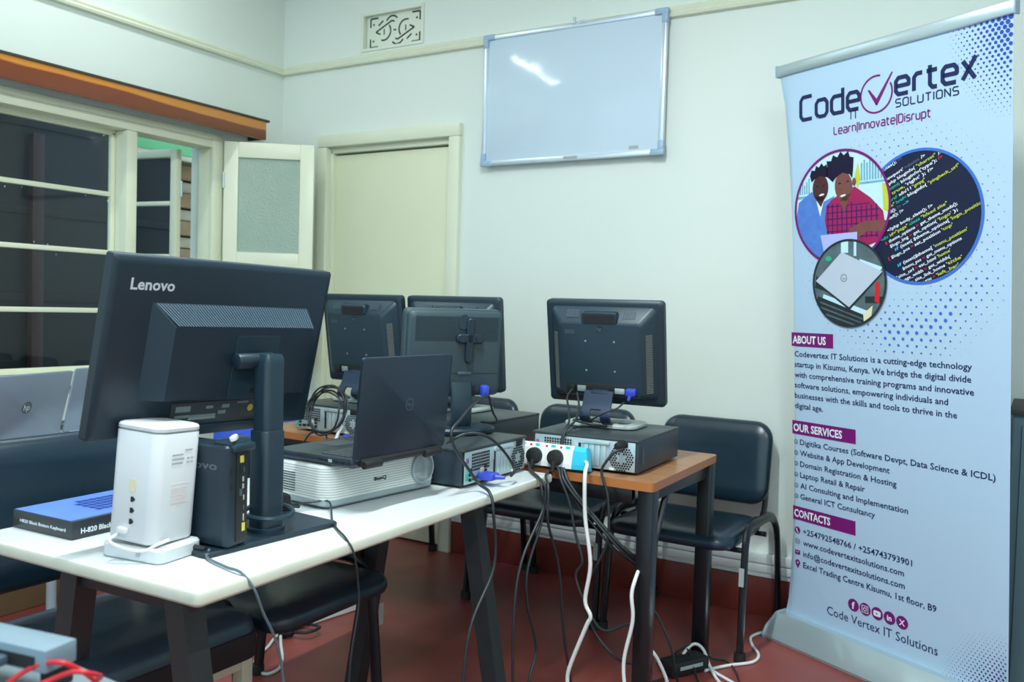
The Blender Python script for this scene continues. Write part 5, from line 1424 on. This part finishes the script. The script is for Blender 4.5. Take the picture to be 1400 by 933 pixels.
    code = [
        [('w', "language_attributes();"), ('g', '?>')],
        [('t', 'head'), ('w', '>'), ('y', '"UTF-8"')],
        [('w', "<meta"), ('y', "name"), ('w', "'viewport'"), ('g', "=device"), ('w', "/>")],
        [('t', "charset"), ('w', '"<?php bloginfo('), ('y', '"charset"'), ('w', "); ?>")],
        [('y', '"content"'), ('t', "text/html;"), ('w', "bloginfo('type');"), ('r', "?>")],
        [('w', "wp_title("), ('y', "'|', true,"), ('w', "'right' ); ?>")],
        [('y', '"profile"'), ('t', "href"), ('w', "xfn/11"), ('y', '"gmpg"')],
        [('y', '"pingback"'), ('t', "href="), ('w', "bloginfo("), ('y', '"pingback_url"'), ('w', ")")],
        [('w', "wp_get_head();"), ('g', "?>"), ('b', "-->")],
        [('w', "wp_head(); ?>")], [],
        [('w', "<?php body_class(); ?>")],
        [('t', "<div"), ('y', 'id="page"'), ('t', "class"), ('y', '"hfeed site"')],
        [('r', "$"), ('w', "theme_options"), ('r', "="), ('w', "get_theme_mods();")],
        [('w', "$logo_img"), ('r', "="), ('w', "get_option("), ('y', "'logo'"), ('w', ");")],
        [('b', "if"), ('w', "(isset( $theme_options["), ('y', "'logo_position'")],
        [('r', "{"), ('w', "$logo_pos"), ('r', "="), ('w', "set_position"), ('y', "'top'")], [],
        [('b', "if"), ('w', "(isset($theme["), ('y', "'menu_position'")],
        [('w', "$menu_pos"), ('r', "="), ('w', "get_menu_options")],
        [('w', "$site_url"), ('r', "="), ('w', "esc_html"), ('y', "'home'")],
        [('w', "$page_width"), ('r', "="), ('w', "get_width(")],
        [('b', "echo"), ('w', "site_link_home"), ('y', "'title'")],
        [('w', "$side_menu"), ('r', "="), ('y', "'left_bar'")],
    ]
    cols = {'w': 'whiteprint', 'g': 'codegrey', 't': 'codegreen', 'y': 'codeyellow', 'r': 'red', 'b': 'codeblue'}
    bms = {k: MB() for k in cols}
    ang = R(24)
    for j, line in enumerate(code):
        z0 = 0.196-j*0.0172
        x = -0.175 + 0.012*((j*5) % 4)+ (0.0 if j < 9 else 0.02)
        for c, s_ in line:
            L = len(s_)*0.0080
            bms[c].text(s_, x, z0, w=L, cap=0.0102, y=0.0, bold=0.018, Mx=T(cx, y2, cz) @ RY(-ang), clip=(0, 0, rr-0.009))
            x += L+0.006
    for k, mb in bms.items():
        bmesh.ops.transform(mb.bm, matrix=P, verts=mb.bm.verts); mb.build('code_lettering', M[cols[k]], t, smooth=0)
    # round picture of two people at a laptop
    cx, cz, rr = -0.163, 1.525, 0.197
    def clipped(poly, y): 
        q = clip_circle([(cx+px*rr, cz+pz*rr) for px, pz in poly], cx, cz, rr)
        return q
    def multi(name, matl, polys, y):
        def f(m):
            for p in polys:
                q = clipped(p, y)
                if len(q) > 2: m.flat(q, y)
        return part(name, matl, f)
    yq = y2-0.0003
    part('people_picture', M['skyprint'], lambda m: m.flat(circ(cx, cz, rr, 64), yq))
    rect = lambda a, b, c, d: [(a, b), (c, b), (c, d), (a, d)]
    ell = lambda x, z, a, b, n=20, rot=0: [(x+a*math.cos(t_)*math.cos(rot)-b*math.sin(t_)*math.sin(rot), z+a*math.cos(t_)*math.sin(rot)+b*math.sin(t_)*math.cos(rot)) for t_ in [2*math.pi*k/n for k in range(n)]]
    books = [rect(-0.95+k*0.05, 0.30, -0.92+k*0.05, 0.46+0.06*(k % 3)) for k in range(6)] + [rect(0.42+k*0.055, 0.42, 0.455+k*0.055, 0.72+0.05*(k % 2)) for k in range(8)] + [rect(-0.95, 0.22, -0.6, 0.27), rect(0.40, 0.36, 0.92, 0.40)]
    multi('shelf_print', M['shelfprint'], books, yq-0.0002)
    multi('yellow_print', M['codeyellow'], [[(0.84, 0.35), (0.99, 0.30), (0.95, -0.15), (0.86, -0.1)], [(0.29, 0.5), (0.36, 0.75), (0.42, 0.45), (0.36, 0.3)]], yq-0.0003)
    multi('denim_print', M['denim'], [[(-0.62, 0.34), (-0.92, 0.16), (-1.0, -0.2), (-0.92, -0.62), (-0.6, -0.95), (-0.2, -1.0), (-0.2, 0.05), (-0.12, 0.22), (-0.45, 0.1)]], yq-0.0004)
    multi('white_shirt_print', M['whiteprint'], [[(-0.52, 0.16), (-0.36, 0.14), (-0.44, -0.12)]], yq-0.0005)
    multi('dark_skin_print', M['skin1'], [ell(-0.43, 0.38, 0.175, 0.235), [(-0.58, 0.25), (-0.32, 0.22), (-0.42, 0.04)]], yq-0.0006)
    multi('plaid_shirt_print', M['plaid'], [[(-0.30, 0.05), (-0.18, 0.16), (0.05, 0.26), (0.30, 0.34), (0.62, 0.12), (0.86, -0.12), (0.90, -0.35), (0.78, -0.62), (0.45, -0.72), (-0.28, -0.42), (-0.34, -0.2)]], yq-0.0008)
    chk = []
    for k in range(11):
        x = -0.28+k*0.1; chk.append([(x, 0.08 if k < 6 else 0.02), (x+0.028, 0.08 if k < 6 else 0.0), (x+0.028, -0.55), (x, -0.55)])
    for k in range(6):
        z = 0.02-k*0.11; chk.append(rect(-0.30, z, 0.78 if k > 0 else 0.6, z+0.022))
    multi('plaid_lines_print', M['plaid2'], chk, yq-0.0010)
    multi('skin_print', M['skin2'], [ell(0.07, 0.36, 0.185, 0.26, rot=0.12), [(-0.02, 0.14), (0.22, 0.24), (0.08, -0.10)], [(0.95, -0.28), (0.50, -0.26), (0.22, -0.36), (0.16, -0.44), (0.30, -0.42), (0.38, -0.54), (0.56, -0.44), (0.98, -0.48)], ell(0.29, 0.42, 0.04, 0.07)], yq-0.0012)
    multi('hair_print', M['hair'], [[(-0.62, 0.50), (-0.66, 0.62), (-0.62, 0.72), (-0.55, 0.70), (-0.52, 0.79), (-0.46, 0.75), (-0.40, 0.82), (-0.35, 0.76), (-0.29, 0.79), (-0.26, 0.66), (-0.25, 0.55), (-0.32, 0.57), (-0.45, 0.60), (-0.56, 0.55)],
        [(-0.16, 0.46), (-0.26, 0.55), (-0.33, 0.70), (-0.27, 0.74), (-0.29, 0.84), (-0.19, 0.83), (-0.15, 0.93), (-0.06, 0.88), (0.01, 0.97), (0.08, 0.90), (0.17, 0.96), (0.20, 0.86), (0.28, 0.84), (0.27, 0.66), (0.25, 0.48), (0.20, 0.56), (0.05, 0.60), (-0.08, 0.54)],
        ell(-0.50, 0.42, 0.030, 0.012, 10), ell(-0.36, 0.42, 0.030, 0.012, 10), ell(-0.01, 0.42, 0.035, 0.013, 10), ell(0.16, 0.44, 0.035, 0.013, 10)], yq-0.0014)
    multi('smile_print', M['whiteprint'], [ell(-0.40, 0.26, 0.060, 0.018, 12, 0.15), ell(0.06, 0.205, 0.060, 0.019, 12, 0.15)], yq-0.0016)
    multi('laptop_print', M['lilac'], [[(-0.43, -0.46), (0.35, -0.44), (0.35, -0.85), (-0.30, -1.0)]], yq-0.0018)
    part('people_picture_ring', M['plum'], lambda m: m.ring(cx, cz, rr-0.006, rr+0.003, yq-0.0020, n=64))
    # round picture of a stack of laptops
    cx, cz, rr = -0.130, 1.264, 0.150
    yq = yq-0.0024
    part('laptops_picture', M['slateprint'], lambda m: m.flat(circ(cx, cz, rr, 56), yq))
    multi('pale_print', M['skyprint'], [rect(-0.2, 0.7, 0.0, 1.0), rect(0.15, 0.62, 0.22, 1.0), [(0.3, 0.55), (0.9, 0.35), (0.8, 0.2), (0.35, 0.4)], [(-0.70, -0.25), (0.5, -0.62), (0.45, -0.78), (-0.75, -0.42)]], yq-0.0002)
    multi('stack_print', M['darkprint'], [[(-0.85, -0.30), (0.42, -0.72), (0.40, -1.0), (-0.60, -0.95), (-0.95, -0.5)], rect(0.45, -0.45, 0.9, -0.3), [(-0.9, 0.2), (-0.95, -0.1), (-0.6, -0.2)]], yq-0.0003)
    multi('stack_edge_print', M['slateprint'], [[(-0.80, -0.42-k*0.12), (0.40, -0.80-k*0.10), (0.40, -0.83-k*0.10), (-0.80, -0.46-k*0.12)] for k in range(4)], yq-0.0004)
    multi('red_print', M['red'], [[(0.72, 0.0), (0.84, 0.05), (0.82, -0.45), (0.70, -0.42)]], yq-0.0005)
    multi('green_print', M['codegreen'], [ell(-0.55, 0.58, 0.09, 0.06, 10)], yq-0.0005)
    multi('ochre_print', M['paleyellow'], [[(0.40, -0.70), (0.65, -0.5), (0.60, -0.85), (0.42, -0.9)]], yq-0.0006)
    multi('silver_lid_print', M['silverprint'], [[(-0.92, 0.06), (-0.18, 0.72), (0.90, 0.25), (0.02, -0.55)]], yq-0.0007)
    multi('lid_shadow_print', M['darkprint'], [[(-0.92, 0.06), (0.02, -0.55), (0.90, 0.25), (0.90, 0.20), (0.03, -0.62), (-0.90, 0.0)]], yq-0.00075)
    part('lid_emblem_print', M['slateprint'], lambda m: m.ring(cx-0.018, cz+0.018, 0.011, 0.0135, yq-0.0009, n=24))
    part('lid_emblem_letters', M['slateprint'], lambda m: m.text('hp', cx-0.018, cz+0.013, cap=0.010, y=yq-0.0009, align='c'))
    part('laptops_picture_ring', M['darkprint'], lambda m: m.ring(cx, cz, rr-0.006, rr+0.002, yq-0.0012, n=56))
    # headings
    for zz, x1, tx, wd in ((1.034, -0.198, 'ABOUT US', 0.150), (0.706, -0.105, 'OUR SERVICES', 0.218), (0.382, -0.107, 'CONTACTS', 0.165)):
        part('heading_bar', M['plum'], lambda m: m.flat(rect(-0.385, zz, x1, zz+0.051), y1))
        part('heading_lettering', M['whiteprint'], lambda m: m.text(tx, -0.379, zz+0.0115, w=wd, cap=0.029, y=y2, bold=0.028))
    def paragraph(m):
        para = ['Codevertex IT Solutions is a cutting-edge technology', 'startup in Kisumu, Kenya. We bridge the digital divide', 'with comprehensive training programs and innovative', 'software solutions, empowering individuals and', 'businesses with the skills and tools to thrive in the', 'digital age.']
        for k, (s_, wd) in enumerate(zip(para, (0.686, 0.684, 0.693, 0.609, 0.639, 0.128))):
            m.text(s_, -0.372, 0.996-0.0385*k, w=wd, cap=0.0215, y=y1, bold=0.012)
    def services(m):
        serv = ['Digitika Courses (Software Devpt, Data Science & ICDL)', 'Website & App Development', 'Domain Registration & Hosting', 'Laptop Retail & Repair', 'AI Consulting and Implementation', 'General ICT Consultancy']
        for k, (s_, wd) in enumerate(zip(serv, (0.740, 0.379, 0.405, 0.282, 0.448, 0.322))):
            m.text(s_, -0.350, 0.668-0.0410*k, w=wd, cap=0.0215, y=y1, bold=0.012)
    cont = ['+254792548766 / +254743793901', 'www.codevertexitsolutions.com', 'info@codevertexitsolutions.com', 'Excel Trading Centre Kisumu, 1st floor, B9']
    for k, (s_, wd) in enumerate(zip(cont, (0.452, 0.422, 0.425, 0.539))):
        part('contact_line', M['navy'], lambda m: m.text(s_, -0.339, 0.332-0.0425*k, w=wd, cap=0.0225, y=y1, bold=0.012))
    def company(m):
        m.text('Code Vertex IT Solutions', -0.231, 0.062, w=0.436, cap=0.0330, y=y1)
    def bullets(m):
        for k in range(6):
            z = 0.668-0.041*k
            m.ring(-0.368, z+0.009, 0.0065, 0.0085, y1, n=16); m.flat([(-0.372, z+0.010), (-0.368, z+0.004), (-0.362, z+0.016), (-0.368, z+0.0075)], y1)
    for nm, fn in (('paragraph_lettering', paragraph), ('services_lettering', services), ('company_lettering', company), ('bullet_print', bullets)): part(nm, M['navy'], fn)
    def icons(m):
        m.flat(circ(-0.365, 0.342, 0.0135, 20), y1)
        m.ring(-0.365, 0.300, 0.010, 0.0115, y1, n=20); m.ring(-0.365, 0.300, 0.004, 0.0052, y1, n=16)
        for dz in (-0.004, 0.004): m.flat(rect(-0.375, 0.300+dz-0.0006, -0.355, 0.300+dz+0.0006), y1)
        m.flat(rect(-0.377, 0.249, -0.353, 0.266), y1)
        m.ring(-0.365, 0.218, 0.0045, 0.0115, y1, n=20); m.flat([(-0.3755, 0.214), (-0.3545, 0.214), (-0.365, 0.194)], y1-0.0001)
    for x in (-0.117, -0.0685, -0.020, 0.0280, 0.0760): part('social_icon', M['plum'], lambda m: m.flat(circ(x, 0.130, 0.0225, 28), y1))
    part('contact_icons', M['plum'], icons)
    def icons2(m):
        m.flat([(-0.371, 0.349), (-0.367, 0.350), (-0.364, 0.338), (-0.358, 0.335), (-0.360, 0.332), (-0.366, 0.335), (-0.370, 0.343)], y2)
        m.flat([(-0.376, 0.2645), (-0.365, 0.2560), (-0.354, 0.2645), (-0.365, 0.2585)], y2)
        m.text('f', -0.117, 0.117, cap=0.026, y=y2, bold=0.03, align='c')
        m.ring(-0.0685, 0.130, 0.0045, 0.007, y2, n=20)
        m.ring(-0.0685, 0.130, 0.0155, 0.0185, y2, n=4, a0=R(45), a1=R(405)); m.flat(circ(-0.0625, 0.136, 0.0013, 8), y2)
        m.flat([(p+(-0.020), q+0.130) for p, q in rrect(0.029, 0.020, 0.006, 4)], y2)
        m.text('in', 0.0280, 0.121, cap=0.020, y=y2, bold=0.03, align='c')
        m.text('X', 0.0760, 0.120, cap=0.021, y=y2, bold=0.02, align='c')
    part('icon_symbols', M['whiteprint'], icons2)
    part('icon_arrow', M['plum'], lambda m: m.flat([(-0.0235, 0.126), (-0.0165, 0.130), (-0.0235, 0.134)], y3))
banner()
